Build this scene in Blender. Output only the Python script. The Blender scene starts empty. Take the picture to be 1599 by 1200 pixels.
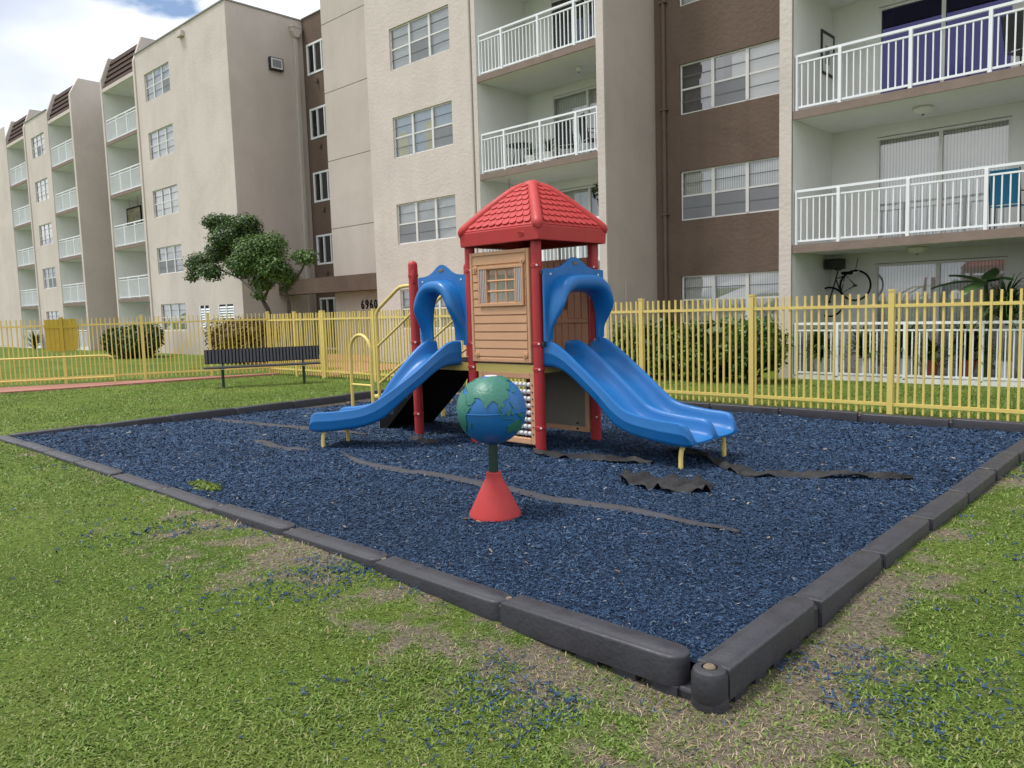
import bpy, bmesh, math, random
import numpy as np
from mathutils import Vector, Matrix, geometry
rnd = random.Random(7)
rng = np.random.default_rng(11)
S = bpy.context.scene
COL = S.collection

# ------------------------------------------------------------------ camera, world, sun, exposure
CAM_H = 1.52
def cam_axes(yaw, pitch, roll):
    cy, sy = math.cos(yaw), math.sin(yaw)
    f = Vector((sy, cy, 0)); r = Vector((cy, -sy, 0)); u = Vector((0, 0, 1))
    f2 = f*math.cos(pitch) + u*math.sin(pitch); u2 = -f*math.sin(pitch) + u*math.cos(pitch)
    r3 = r*math.cos(roll) + u2*math.sin(roll); u3 = -r*math.sin(roll) + u2*math.cos(roll)
    return r3, u3, f2
r3, u3, f2 = cam_axes(*[math.radians(a) for a in (-43.2806, -5.5257, -1.7258)])
cd = bpy.data.cameras.new('camera'); cam = bpy.data.objects.new('camera', cd); COL.objects.link(cam)
cd.sensor_width = 36; cd.lens = 36*1207.68/1599; cd.clip_start = .05; cd.clip_end = 2000
cam.matrix_world = Matrix(((r3.x, u3.x, -f2.x, 0), (r3.y, u3.y, -f2.y, 0), (r3.z, u3.z, -f2.z, CAM_H), (0, 0, 0, 1)))
S.camera = cam

SUN_DIR = Vector((-.26, -.26, .93)).normalized()      # towards the sun, veiled by cloud
W = bpy.data.worlds.new('World'); S.world = W; W.use_nodes = True
nt = W.node_tree; nt.nodes.clear()
def wn(t, **k):
    n = nt.nodes.new(t)
    for a, b in k.items(): setattr(n, a, b)
    return n
out = wn('ShaderNodeOutputWorld'); bg = wn('ShaderNodeBackground')
sky = wn('ShaderNodeTexSky', sky_type='NISHITA', sun_disc=False)
sky.sun_elevation = math.asin(SUN_DIR.z); sky.sun_rotation = math.atan2(SUN_DIR.x, SUN_DIR.y)
tc = wn('ShaderNodeTexCoord'); sep = wn('ShaderNodeSeparateXYZ'); nt.links.new(tc.outputs['Generated'], sep.inputs[0])
zc = wn('ShaderNodeMath', operation='MAXIMUM'); zc.inputs[1].default_value = 0; nt.links.new(sep.outputs[2], zc.inputs[0])
za = wn('ShaderNodeMath', operation='ADD'); za.inputs[1].default_value = .22; nt.links.new(zc.outputs[0], za.inputs[0])
dv = []
for i in (0, 1):
    d = wn('ShaderNodeMath', operation='DIVIDE'); nt.links.new(sep.outputs[i], d.inputs[0]); nt.links.new(za.outputs[0], d.inputs[1]); dv.append(d)
cmb = wn('ShaderNodeCombineXYZ'); nt.links.new(dv[0].outputs[0], cmb.inputs[0]); nt.links.new(dv[1].outputs[0], cmb.inputs[1])
SKY_W = 27.4
n1 = wn('ShaderNodeTexNoise', noise_dimensions='4D'); n1.inputs['W'].default_value = SKY_W; n1.inputs['Scale'].default_value = 1.5; n1.inputs['Detail'].default_value = 9; n1.inputs['Roughness'].default_value = .55
nt.links.new(cmb.outputs[0], n1.inputs['Vector'])
cr = wn('ShaderNodeValToRGB'); cr.color_ramp.elements[0].position = .345; cr.color_ramp.elements[1].position = .395
nt.links.new(n1.outputs['Fac'], cr.inputs[0])
n2 = wn('ShaderNodeTexNoise', noise_dimensions='4D'); n2.inputs['W'].default_value = SKY_W+5; n2.inputs['Scale'].default_value = .9; n2.inputs['Detail'].default_value = 5
nt.links.new(cmb.outputs[0], n2.inputs['Vector'])
cr2 = wn('ShaderNodeValToRGB'); e = cr2.color_ramp.elements
e[0].position = .38; e[0].color = (5.0, 5.5, 6.5, 1); e[1].position = .62; e[1].color = (11.2, 11.3, 11.5, 1)
nt.links.new(n2.outputs['Fac'], cr2.inputs[0])
mx = wn('ShaderNodeMix', data_type='RGBA'); nt.links.new(cr.outputs[0], mx.inputs[0]); nt.links.new(sky.outputs[0], mx.inputs[6]); nt.links.new(cr2.outputs[0], mx.inputs[7])
nt.links.new(mx.outputs[2], bg.inputs[0]); bg.inputs[1].default_value = .064
nt.links.new(bg.outputs[0], out.inputs[0])
sd = bpy.data.lights.new('sun', 'SUN'); sd.energy = 1.5; sd.angle = math.radians(12); sd.color = (1, .96, .9)
sun = bpy.data.objects.new('sun', sd); COL.objects.link(sun); sun.rotation_euler = SUN_DIR.to_track_quat('Z', 'Y').to_euler(); sun.location = (0, 0, 30)
S.view_settings.view_transform = 'Standard'; S.view_settings.look = 'None'; S.view_settings.gamma = 1; S.view_settings.exposure = 1.2; S.view_settings.use_curve_mapping = False

# ------------------------------------------------------------------ materials
def lin(h):
    h = h.lstrip('#'); c = [int(h[i:i+2], 16)/255 for i in (0, 2, 4)]
    return tuple(x/12.92 if x <= .04045 else ((x+.055)/1.055)**2.4 for x in c)
def mat(name, col, rough=.6, bump=0, bscale=60, var=.0, vscale=2.0, col2=None, streak=False, metal=0, spec=.5, detail=6, coat=0, blotch=0):
    m = bpy.data.materials.new(name); m.use_nodes = True; t = m.node_tree; b = t.nodes['Principled BSDF']
    if isinstance(col, str): col = lin(col)
    if isinstance(col2, str): col2 = lin(col2)
    b.inputs['Roughness'].default_value = rough; b.inputs['Metallic'].default_value = metal; b.inputs['Specular IOR Level'].default_value = spec
    if coat: b.inputs['Coat Weight'].default_value = coat
    b.inputs['Base Color'].default_value = (*col, 1)
    co = t.nodes.new('ShaderNodeTexCoord')
    if var > 0:
        n = t.nodes.new('ShaderNodeTexNoise'); n.inputs['Scale'].default_value = vscale; n.inputs['Detail'].default_value = detail; n.inputs['Roughness'].default_value = .65
        if streak:
            mp = t.nodes.new('ShaderNodeMapping'); mp.inputs['Scale'].default_value = (1, 1, .12); t.links.new(co.outputs['Object'], mp.inputs[0]); t.links.new(mp.outputs[0], n.inputs['Vector'])
        else: t.links.new(co.outputs['Object'], n.inputs['Vector'])
        r = t.nodes.new('ShaderNodeValToRGB'); r.color_ramp.elements[0].position = .3; r.color_ramp.elements[1].position = .7
        c2 = col2 or tuple(c*(1-var) for c in col)
        r.color_ramp.elements[0].color = (*c2, 1); r.color_ramp.elements[1].color = (*col, 1)
        t.links.new(n.outputs['Fac'], r.inputs[0]); t.links.new(r.outputs[0], b.inputs['Base Color'])
    if blotch > 0:
        n = t.nodes.new('ShaderNodeTexNoise'); n.inputs['Scale'].default_value = .45; n.inputs['Detail'].default_value = 9; n.inputs['Roughness'].default_value = .72; n.inputs['Distortion'].default_value = .6
        t.links.new(co.outputs['Object'], n.inputs['Vector']); q = t.nodes.new('ShaderNodeMapRange'); q.inputs[1].default_value = .42; q.inputs[2].default_value = .68; q.inputs[3].default_value = 1; q.inputs[4].default_value = 1-blotch; t.links.new(n.outputs['Fac'], q.inputs[0])
        x = t.nodes.new('ShaderNodeVectorMath'); x.operation = 'SCALE'; src = b.inputs['Base Color'].links[0].from_socket; t.links.new(src, x.inputs[0]); t.links.new(q.outputs[0], x.inputs['Scale']); t.links.new(x.outputs[0], b.inputs['Base Color'])
    if bump > 0:
        n = t.nodes.new('ShaderNodeTexNoise'); n.inputs['Scale'].default_value = bscale; n.inputs['Detail'].default_value = 5
        t.links.new(co.outputs['Object'], n.inputs['Vector'])
        bp = t.nodes.new('ShaderNodeBump'); bp.inputs['Strength'].default_value = bump; bp.inputs['Distance'].default_value = .02
        t.links.new(n.outputs['Fac'], bp.inputs['Height']); t.links.new(bp.outputs[0], b.inputs['Normal'])
    return m
def island_mat(name, stops, rough=.6, spec=.3, trans=0, noise=None):
    """colour picked per loose piece; optional patchiness over the ground"""
    m = bpy.data.materials.new(name); m.use_nodes = True; t = m.node_tree; b = t.nodes['Principled BSDF']
    g = t.nodes.new('ShaderNodeNewGeometry'); r = t.nodes.new('ShaderNodeValToRGB')
    el = r.color_ramp.elements
    while len(el) < len(stops): el.new(.5)
    for x, (p, c) in zip(el, stops): x.position = p; x.color = (*(lin(c) if isinstance(c, str) else c), 1)
    t.links.new(g.outputs['Random Per Island'], r.inputs[0])
    last = r.outputs[0]
    if noise:
        sc, c, amt = noise
        n = t.nodes.new('ShaderNodeTexNoise'); n.inputs['Scale'].default_value = sc; n.inputs['Detail'].default_value = 4
        t.links.new(g.outputs['Position'], n.inputs['Vector'])
        mr = t.nodes.new('ShaderNodeMapRange'); mr.inputs[1].default_value = .4; mr.inputs[2].default_value = .7; mr.inputs[4].default_value = amt
        t.links.new(n.outputs['Fac'], mr.inputs[0])
        x = t.nodes.new('ShaderNodeMix'); x.data_type = 'RGBA'; t.links.new(mr.outputs[0], x.inputs[0]); t.links.new(last, x.inputs[6]); x.inputs[7].default_value = (*c, 1)
        last = x.outputs[2]
    t.links.new(last, b.inputs['Base Color'])
    b.inputs['Roughness'].default_value = rough; b.inputs['Specular IOR Level'].default_value = spec
    if trans:
        tr = t.nodes.new('ShaderNodeBsdfTranslucent'); t.links.new(last, tr.inputs[0])
        ms = t.nodes.new('ShaderNodeMixShader'); ms.inputs[0].default_value = trans
        t.links.new(b.outputs[0], ms.inputs[1]); t.links.new(tr.outputs[0], ms.inputs[2]); t.links.new(ms.outputs[0], t.nodes['Material Output'].inputs[0])
    return m
def glass_mat(name, tint=(1, 1, 1), f0=.10, refl=(1, 1, 1)):
    m = bpy.data.materials.new(name); m.use_nodes = True; t = m.node_tree; t.nodes.remove(t.nodes['Principled BSDF'])
    tr = t.nodes.new('ShaderNodeBsdfTransparent'); tr.inputs[0].default_value = (*tint, 1)
    gl = t.nodes.new('ShaderNodeBsdfGlossy'); gl.inputs['Roughness'].default_value = .02; gl.inputs[0].default_value = (*refl, 1)
    fr = t.nodes.new('ShaderNodeFresnel'); fr.inputs[0].default_value = 1.5
    ma = t.nodes.new('ShaderNodeMath'); ma.operation = 'MULTIPLY_ADD'; ma.inputs[1].default_value = 1.4; ma.inputs[2].default_value = f0; ma.use_clamp = True
    t.links.new(fr.outputs[0], ma.inputs[0])
    ms = t.nodes.new('ShaderNodeMixShader'); t.links.new(ma.outputs[0], ms.inputs[0]); t.links.new(tr.outputs[0], ms.inputs[1]); t.links.new(gl.outputs[0], ms.inputs[2])
    t.links.new(ms.outputs[0], t.nodes['Material Output'].inputs[0]); return m
def stripe_mat(name, c1, c2, freq, rough=.6):
    m = mat(name, c1, rough); t = m.node_tree; co = t.nodes.new('ShaderNodeTexCoord'); w = t.nodes.new('ShaderNodeTexWave')
    w.bands_direction = 'X'; w.inputs['Scale'].default_value = freq; w.inputs['Distortion'].default_value = .6; w.inputs['Detail Scale'].default_value = .4
    t.links.new(co.outputs['Object'], w.inputs['Vector'])
    r = t.nodes.new('ShaderNodeValToRGB'); r.color_ramp.elements[0].position = .08; r.color_ramp.elements[1].position = .35
    r.color_ramp.elements[0].color = (*lin(c2), 1); r.color_ramp.elements[1].color = (*lin(c1), 1)
    t.links.new(w.outputs['Fac'], r.inputs[0]); t.links.new(r.outputs[0], t.nodes['Principled BSDF'].inputs['Base Color']); return m
M = {}
M['cream'] = mat('cream stucco', (.62, .548, .505), .9, .5, 13, .10, .8, (.57, .50, .46), streak=True, spec=.15, blotch=.13)
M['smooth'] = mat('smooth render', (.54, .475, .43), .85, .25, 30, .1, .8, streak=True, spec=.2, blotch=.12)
M['brown'] = mat('brown stucco', (.170, .122, .097), .9, .8, 10, .18, 1.2, streak=True, spec=.12, blotch=.18)
M['pale'] = mat('pale green paint', (.74, .735, .705), .7, .15, 30, .08, 1.5, spec=.3)
M['fascia'] = mat('slab edge paint', (.25, .19, .16), .8, .3, 20, .2, 3, spec=.2)
M['tile'] = mat('roof course', (.075, .045, .036), .8, .5, 14, .35, 5, spec=.2)
M['cap'] = mat('metal cap', (.30, .28, .26), .6, 0, 1, .2, 4)
M['rail'] = mat('white rail paint', (.80, .82, .84), .45, 0, 1, .06, 3)
M['frame'] = mat('window aluminium', (.70, .69, .67), .5, 0, 1, .1, 4)
def worn(m, lo, hi, sc):
    t = m.node_tree; b = t.nodes['Principled BSDF']; co = t.nodes.new('ShaderNodeTexCoord'); n = t.nodes.new('ShaderNodeTexNoise'); n.inputs['Scale'].default_value = sc; n.inputs['Detail'].default_value = 10; n.inputs['Roughness'].default_value = .75
    t.links.new(co.outputs['Object'], n.inputs['Vector']); r = t.nodes.new('ShaderNodeMapRange'); r.inputs[1].default_value = .35; r.inputs[2].default_value = .65; r.inputs[3].default_value = lo; r.inputs[4].default_value = hi
    t.links.new(n.outputs['Fac'], r.inputs[0]); t.links.new(r.outputs[0], b.inputs['Roughness'])
M['muntin'] = mat('thin muntin', (.15, .15, .16), .5)
M['glass'] = glass_mat('pane glass', (.93, .95, .96), .10)
M['darkglass'] = glass_mat('dark pane glass', (.55, .57, .6), .04)
M['tint'] = glass_mat('violet tinted glass', (.30, .28, .5), .14, (.20, .19, .46))
M['blind'] = stripe_mat('vertical blind', '#dddcd6', '#a8a8a4', 5.5)
M['blind2'] = mat('roller blind', (.66, .66, .64), .8, 0, 1, .1, 1.4)
M['room'] = mat('dim room', (.05, .05, .055), .9, 0, 1, .4, 1.5)
M['curtain'] = mat('dark curtain', (.10, .10, .11), .9, .4, 12, .5, 3)
M['screen'] = mat('insect screen', (.21, .215, .235), .75, 0, 1, .15, 2)
M['yellowcloth'] = mat('yellow drape', (.62, .56, .16), .8, 0, 1, .15, 4)
M['bluecloth'] = mat('pale blue drape', (.42, .55, .68), .8, 0, 1, .15, 4)
M['yellow'] = mat('yellow fence paint', (.71, .565, .175), .5, .12, 80, .14, 3, (.64, .49, .145), spec=.4)
M['yellowdark'] = mat('mustard panel paint', (.50, .36, .03), .55, .1, 60, .2, 4)
M['tubeyellow'] = mat('powder coat yellow', (.70, .55, .16), .4, 0, 1, .1, 6)
M['red'] = mat('red post powder coat', (.40, .025, .03), .42, .05, 90, .12, 3, spec=.4)
M['redplastic'] = mat('red roof plastic', (.47, .035, .034), .5, .1, 120, .14, 2.5, (.42, .042, .04), spec=.35, blotch=.12)
M['redcone'] = mat('red cone plastic', (.46, .045, .045), .55, .1, 120, .15, 4, spec=.3)
M['blue'] = mat('blue slide plastic', (.004, .125, .40), .33, .05, 70, .16, 3, (.008, .135, .38), spec=.45, blotch=.12)
M['tan'] = mat('tan plastic', (.57, .335, .195), .55, .15, 90, .12, 4, (.54, .30, .17), spec=.3, blotch=.12)
M['tangroove'] = mat('tan groove plastic', (.36, .19, .095), .7)
M['plank'] = mat('red-brown plank plastic', (.56, .27, .15), .6, .15, 60, .2, 3)
M['shutter'] = mat('lilac shutter plastic', (.46, .41, .40), .6, 0, 1, .1, 5)
M['greyboard'] = mat('grey board', (.22, .20, .165), .7, .1, 30, .15, 3)
M['black'] = mat('black coated steel', (.005, .005, .006), .85, spec=.15)
M['dark'] = mat('dark metal', (.02, .021, .023), .55, 0, 1, .3, 8)
M['bead'] = mat('grey bead', (.55, .55, .56), .45)
M['kerb'] = mat('recycled rubber border', (.030, .030, .039), .42, .16, 45, .35, 4, (.020, .020, .026), spec=.6)
M['kerbtop'] = M['kerb']
M['stake'] = mat('rusty stake head', (.20, .15, .10), .7, .3, 80, .4, 30)
M['globe'] = mat('globe sea plastic', (.008, .120, .34), .34, .05, 60, .12, 3, spec=.5)
M['land'] = mat('globe land plastic', (.025, .16, .105), .42, .2, 40, .35, 7, (.03, .13, .10), spec=.45)
M['greenpost'] = mat('dark green post', (.008, .030, .020), .45)
M['benchblack'] = mat('black bench coating', (.030, .031, .040), .45, 0, 1, .3, 12)
M['fabric'] = mat('weed barrier cloth', (.014, .013, .015), .7, .5, 40, .5, 6)
M['greyfabric'] = mat('faded weed barrier', (.045, .044, .053), .75, .4, 40, .4, 6)
M['path'] = mat('red painted path', (.36, .155, .115), .8, .2, 30, .3, 1.2, (.28, .13, .10))
M['pathtan'] = mat('tan paver path', (.44, .215, .115), .8, .3, 12, .25, 2.5)
M['concrete'] = mat('concrete', (.36, .35, .33), .85, .3, 20, .2, 1.5)
M['bark'] = mat('bark', (.075, .06, .05), .9, .9, 18, .4, 6)
M['pot'] = mat('terracotta pot', (.30, .06, .045), .7, .2, 30, .2, 4)
M['whitepot'] = mat('white pot', (.7, .7, .68), .6)
M['pipe'] = mat('cream pipe paint', (.47, .43, .38), .6)
M['bluechair'] = mat('blue chair cloth', (.01, .16, .30), .7, .3, 60, .2, 6)
M['chips'] = island_mat('blue rubber chip', [(0, (.007, .018, .044)), (.3, (.014, .036, .083)), (.6, (.022, .054, .117)), (.85, (.033, .076, .152)), (.97, (.06, .11, .19)), (.994, (.12, .16, .21)), (1, (.30, .28, .24))], .65, .25, noise=(.55, (.018, .034, .064), .45))
M['mulchbase'] = mat('packed blue rubber', (.014, .030, .068), .9, 1, 90, .6, 40, spec=.2)
M['blade'] = island_mat('grass leaf', [(0, (.052, .098, .014)), (.3, (.100, .175, .028)), (.6, (.160, .255, .044)), (.82, (.215, .310, .070)), (.94, (.28, .32, .11)), (1, (.40, .36, .20))], .55, .25, .30, noise=(1.3, (.20, .225, .06), .6))
M['weed'] = island_mat('weed leaf', [(0, (.07, .13, .025)), (.5, (.14, .22, .045)), (1, (.23, .30, .09))], .5, .3, .25)
M['dryblade'] = island_mat('dry thatch', [(0, (.14, .10, .06)), (.5, (.30, .235, .14)), (1, (.46, .38, .26))], .8, .1)
M['leaf'] = island_mat('tree leaf', [(0, (.026, .062, .012)), (.5, (.065, .135, .026)), (.85, (.12, .205, .042)), (1, (.18, .27, .07))], .5, .35, .2)
M['leafdark'] = island_mat('deep green leaf', [(0, (.016, .040, .010)), (.5, (.042, .090, .020)), (.85, (.085, .15, .032)), (1, (.14, .21, .055))], .5, .35, .2)
for k_, a_, b_, c_ in (('blue', .26, .55, 5), ('red', .35, .65, 8), ('redplastic', .4, .7, 6), ('tan', .45, .75, 8), ('kerb', .35, .7, 9), ('globe', .28, .55, 9), ('tubeyellow', .35, .6, 12), ('redcone', .45, .75, 9), ('yellow', .4, .7, 9)): worn(M[k_], a_, b_, c_)
M['hedge'] = island_mat('hedge leaf', [(0, (.020, .055, .010)), (.5, (.05, .115, .022)), (.85, (.10, .19, .035)), (1, (.17, .26, .06))], .45, .4, .15)
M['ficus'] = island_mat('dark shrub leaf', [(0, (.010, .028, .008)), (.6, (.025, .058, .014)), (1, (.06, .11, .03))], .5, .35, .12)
M['croton'] = island_mat('rusty shrub leaf', [(0, (.07, .04, .012)), (.45, (.17, .09, .02)), (.8, (.24, .15, .03)), (1, (.14, .16, .04))], .55, .3, .12)
M['plantleaf'] = island_mat('house plant leaf', [(0, (.012, .03, .010)), (.6, (.035, .075, .02)), (1, (.09, .15, .04))], .45, .4, .1)
M['flower'] = mat('red flower', (.5, .04, .05), .6)

# ------------------------------------------------------------------ mesh helpers
class MB:
    def __init__(s): s.v = []; s.f = []
    def face(s, *pts):
        n = len(s.v); s.v += [tuple(p) for p in pts]; s.f.append(tuple(range(n, n+len(pts)))); return s
    def box(s, x0, x1, y0, y1, z0, z1):
        n = len(s.v)
        s.v += [(x0,y0,z0),(x1,y0,z0),(x1,y1,z0),(x0,y1,z0),(x0,y0,z1),(x1,y0,z1),(x1,y1,z1),(x0,y1,z1)]
        s.f += [(n,n+3,n+2,n+1),(n+4,n+5,n+6,n+7),(n,n+1,n+5,n+4),(n+1,n+2,n+6,n+5),(n+2,n+3,n+7,n+6),(n+3,n,n+4,n+7)]; return s
    def tube(s, pts, r, seg=10, cap=True):
        pts = [Vector(p) for p in pts]; n0 = len(s.v); rr = r if isinstance(r, (list, tuple)) else [r]*len(pts)
        prev = None
        for i, p in enumerate(pts):
            t = (pts[min(i+1, len(pts)-1)] - pts[max(i-1, 0)]).normalized()
            if prev is None:
                a = t.orthogonal().normalized()
            else:
                a = prev - t*prev.dot(t); a = a.normalized() if a.length > 1e-6 else t.orthogonal().normalized()
            prev = a; b = t.cross(a)
            for k in range(seg):
                w = 2*math.pi*k/seg; s.v.append(tuple(p + a*math.cos(w)*rr[i] + b*math.sin(w)*rr[i]))
        for i in range(len(pts)-1):
            for k in range(seg):
                s.f.append((n0+i*seg+k, n0+i*seg+(k+1) % seg, n0+(i+1)*seg+(k+1) % seg, n0+(i+1)*seg+k))
        if cap:
            s.f.append(tuple(n0+k for k in reversed(range(seg)))); s.f.append(tuple(n0+(len(pts)-1)*seg+k for k in range(seg)))
        return s
    def lathe(s, prof, cx=0, cy=0, seg=32):
        n0 = len(s.v)
        for r, z in prof:
            for k in range(seg):
                w = 2*math.pi*k/seg; s.v.append((cx+r*math.cos(w), cy+r*math.sin(w), z))
        for i in range(len(prof)-1):
            for k in range(seg):
                s.f.append((n0+i*seg+k, n0+i*seg+(k+1) % seg, n0+(i+1)*seg+(k+1) % seg, n0+(i+1)*seg+k))
        if prof[0][0] > 1e-6: s.f.append(tuple(n0+k for k in reversed(range(seg))))
        if prof[-1][0] > 1e-6: s.f.append(tuple(n0+(len(prof)-1)*seg+k for k in range(seg)))
        return s
    def prism(s, poly, fn, a, b):
        """poly 2d, fn(u,v,w)->xyz, extruded from w=a to w=b"""
        n0 = len(s.v); n = len(poly)
        s.v += [fn(u, v, a) for u, v in poly] + [fn(u, v, b) for u, v in poly]
        s.f.append(tuple(n0+i for i in range(n))); s.f.append(tuple(n0+n+i for i in reversed(range(n))))
        for i in range(n):
            j = (i+1) % n; s.f.append((n0+j, n0+i, n0+n+i, n0+n+j))
        return s
    def grid(s, rows, close=False):
        n0 = len(s.v); m = len(rows[0])
        for r in rows: s.v += [tuple(p) for p in r]
        for i in range(len(rows)-1):
            for k in range(m if close else m-1):
                k2 = (k+1) % m; s.f.append((n0+i*m+k, n0+i*m+k2, n0+(i+1)*m+k2, n0+(i+1)*m+k))
        return s
    def mesh(s, name, material, smooth=False, fix=True):
        me = bpy.data.meshes.new(name); me.from_pydata(s.v, [], s.f)
        if fix:
            b = bmesh.new(); b.from_mesh(me); bmesh.ops.remove_doubles(b, verts=b.verts, dist=1e-5); bmesh.ops.recalc_face_normals(b, faces=b.faces); b.to_mesh(me); b.free()
        if material: me.materials.append(material)
        if smooth:
            me.polygons.foreach_set('use_smooth', [True]*len(me.polygons))
            try: me.set_sharp_from_angle(angle=math.radians(38))
            except Exception: pass
        me.update(); return me
    def build(s, name, material, parent=None, smooth=False, bevel=0, fix=True):
        return link(name, s.mesh(name, material, smooth, fix), parent, bevel)
def link(name, me, parent=None, bevel=0, loc=None, rotz=0):
    o = bpy.data.objects.new(name, me); COL.objects.link(o)
    if parent: o.parent = parent
    if loc: o.location = loc
    if rotz: o.rotation_euler.z = rotz
    if bevel:
        b = o.modifiers.new('bevel', 'BEVEL'); b.width = bevel; b.segments = 2; b.limit_method = 'ANGLE'; b.angle_limit = math.radians(40)
    return o
def tag(o, label=None, cat=None, group=None, kind=None):
    if label: o['label'] = label
    if cat: o['category'] = cat
    if group: o['group'] = group
    if kind: o['kind'] = kind
    return o
def thing(name, label, cat, loc=(0, 0, 0), rotz=0, group=None):
    o = bpy.data.objects.new(name, None); COL.objects.link(o); o.empty_display_size = .1
    o.location = loc; o.rotation_euler.z = rotz
    return tag(o, label, cat, group)
def box(name, m, parent, x0, x1, y0, y1, z0, z1, bevel=0): return MB().box(x0, x1, y0, y1, z0, z1).build(name, m, parent, bevel=bevel)
def np_mesh(name, V, F, m, parent=None, smooth=False):
    """V (n,3), F (k,3|4) arrays"""
    me = bpy.data.meshes.new(name); n = len(V); k, c = F.shape
    me.vertices.add(n); me.vertices.foreach_set('co', np.ascontiguousarray(V, dtype=np.float32).ravel())
    me.loops.add(k*c); me.loops.foreach_set('vertex_index', np.ascontiguousarray(F, dtype=np.int32).ravel())
    me.polygons.add(k); me.polygons.foreach_set('loop_start', np.arange(0, k*c, c, dtype=np.int32))
    try: me.polygons.foreach_set('loop_total', np.full(k, c, dtype=np.int32))
    except Exception: pass
    me.materials.append(m); me.update(calc_edges=True); me.validate()
    if smooth: me.polygons.foreach_set('use_smooth', [True]*k)
    return link(name, me, parent)
def hash2(ix, iy, s=0):
    h = np.sin(ix*127.1 + iy*311.7 + s*74.7)*43758.5453
    return h - np.floor(h)
def vnoise(x, y, s=0):
    x = np.asarray(x, float); y = np.asarray(y, float); ix = np.floor(x); iy = np.floor(y); fx = x-ix; fy = y-iy
    fx = fx*fx*(3-2*fx); fy = fy*fy*(3-2*fy)
    a = hash2(ix, iy, s); b = hash2(ix+1, iy, s); c = hash2(ix, iy+1, s); d = hash2(ix+1, iy+1, s)
    return a*(1-fx)*(1-fy)+b*fx*(1-fy)+c*(1-fx)*fy+d*fx*fy
def fbm(x, y, s=0, o=4):
    t = 0; a = .5
    for i in range(o): t = t+a*vnoise(x*2**i, y*2**i, s+i); a *= .5
    return t/(1-.5**o)
def sstep(a, b, x): t = np.clip((np.asarray(x, float)-a)/(b-a), 0, 1); return t*t*(3-2*t)

# ------------------------------------------------------------------ ground, paths, mulch bed
KX0, KX1, KY0, KY1 = -11.30, -1.50, 2.69, 9.75      # inner edges of the border
KW, KH = .14, .125
def kerb_dist(x, y):                                   # >0 outside the border
    dx = np.maximum(np.maximum(KX0-KW-x, x-KX1-KW), 0); dy = np.maximum(np.maximum(KY0-KW-y, y-KY1-KW), 0)
    ins = np.minimum(np.minimum(x-KX0, KX1-x), np.minimum(y-KY0, KY1-y))
    return np.where((dx > 0) | (dy > 0), np.hypot(dx, dy), -ins)
def ground_z(x, y):
    x = np.asarray(x, float); y = np.asarray(y, float)
    z = .05*(fbm(x*.6, y*.6, 3, 3)-.5)*sstep(30, 10, np.hypot(x, y))
    left = sstep(-1.9, -3.9, x)*sstep(3.2, 2.4, y)*sstep(.4, 1.9, y)*sstep(-16, -11, x)
    right = sstep(-1.6, -1.3, x)*sstep(.5, -.6, x)*sstep(3.0, 4.0, y)*sstep(14, 10, y)
    near = np.exp(-((x+1.3)**2+(y-2.6)**2)/1.2)
    z = z + .088*left + .035*right - .022*near
    inside = sstep(.02, .10, -kerb_dist(x, y))
    return z*(1-inside) - .10*inside
def wear(x, y):
    x = np.asarray(x, float); y = np.asarray(y, float)
    d = kerb_dist(x, y); n = fbm(x*1.7, y*1.7, 21, 4); n2 = fbm(x*5, y*5, 31, 3)
    n3 = fbm(x*11, y*11, 37, 3); n4 = fbm(x*.9, y*.9, 47, 3)
    front = np.exp(-(d/.70)**2)*sstep(-7.4, -4.2, x)*(y < 3.5)
    left = .50*np.exp(-(d/.35)**2)*(y < 3.5)
    right = .85*np.exp(-(d/.36)**2)*(x > KX1)
    base = np.maximum(np.maximum(front, left), right)
    w = base*(.15+1.0*n) + .40*(n-.5) + .75*(n2-.5) + .95*(n3-.5)*np.minimum(1, .25+base*2) + .25*(n4-.5)
    w = np.where(d <= 0, 1, w)
    return np.clip((w-.41)/.28, 0, 1)
def lines(a, b, fine0, fine1, step, grow=1.35):
    xs = list(np.arange(fine0, fine1+1e-6, step)); d = step
    x = fine1
    while x < b: d *= grow; x += d; xs.append(min(x, b))
    x = fine0; d = step
    while x > a: d *= grow; x -= d; xs.insert(0, max(x, a))
    return np.array(xs)
gx = lines(-500, 500, -12.5, 2.4, .045); gy = np.unique(np.concatenate([lines(-300, 600, .8, 3.0, .045), np.arange(3.0, 11.4, .07)]))
gy = gy[np.concatenate([[True], np.diff(gy) > .02])]
GX, GY = np.meshgrid(gx, gy); GZ = ground_z(GX, GY)
V = np.stack([GX.ravel(), GY.ravel(), GZ.ravel()], 1); nx = len(gx); ii = np.arange(len(gy)-1)[:, None]*nx + np.arange(nx-1)[None]
F = np.stack([ii, ii+1, ii+1+nx, ii+nx], -1).reshape(-1, 4)
m = bpy.data.materials.new('lawn soil'); m.use_nodes = True; t = m.node_tree; b = t.nodes['Principled BSDF']; b.inputs['Roughness'].default_value = .95; b.inputs['Specular IOR Level'].default_value = .1
g = t.nodes.new('ShaderNodeNewGeometry')
def tnoise(sc, det=5, rough=.6):
    n = t.nodes.new('ShaderNodeTexNoise'); n.inputs['Scale'].default_value = sc; n.inputs['Detail'].default_value = det; n.inputs['Roughness'].default_value = rough; t.links.new(g.outputs['Position'], n.inputs['Vector']); return n
def tramp(src, stops):
    r = t.nodes.new('ShaderNodeValToRGB'); el = r.color_ramp.elements
    while len(el) < len(stops): el.new(.5)
    for x, (p, c) in zip(el, stops): x.position = p; x.color = (*c, 1)
    t.links.new(src, r.inputs[0]); return r
nf = tnoise(28, 8, .75); gr = tramp(nf.outputs['Fac'], [(.28, (.055, .085, .016)), (.5, (.115, .175, .034)), (.72, (.19, .25, .06))])
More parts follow.
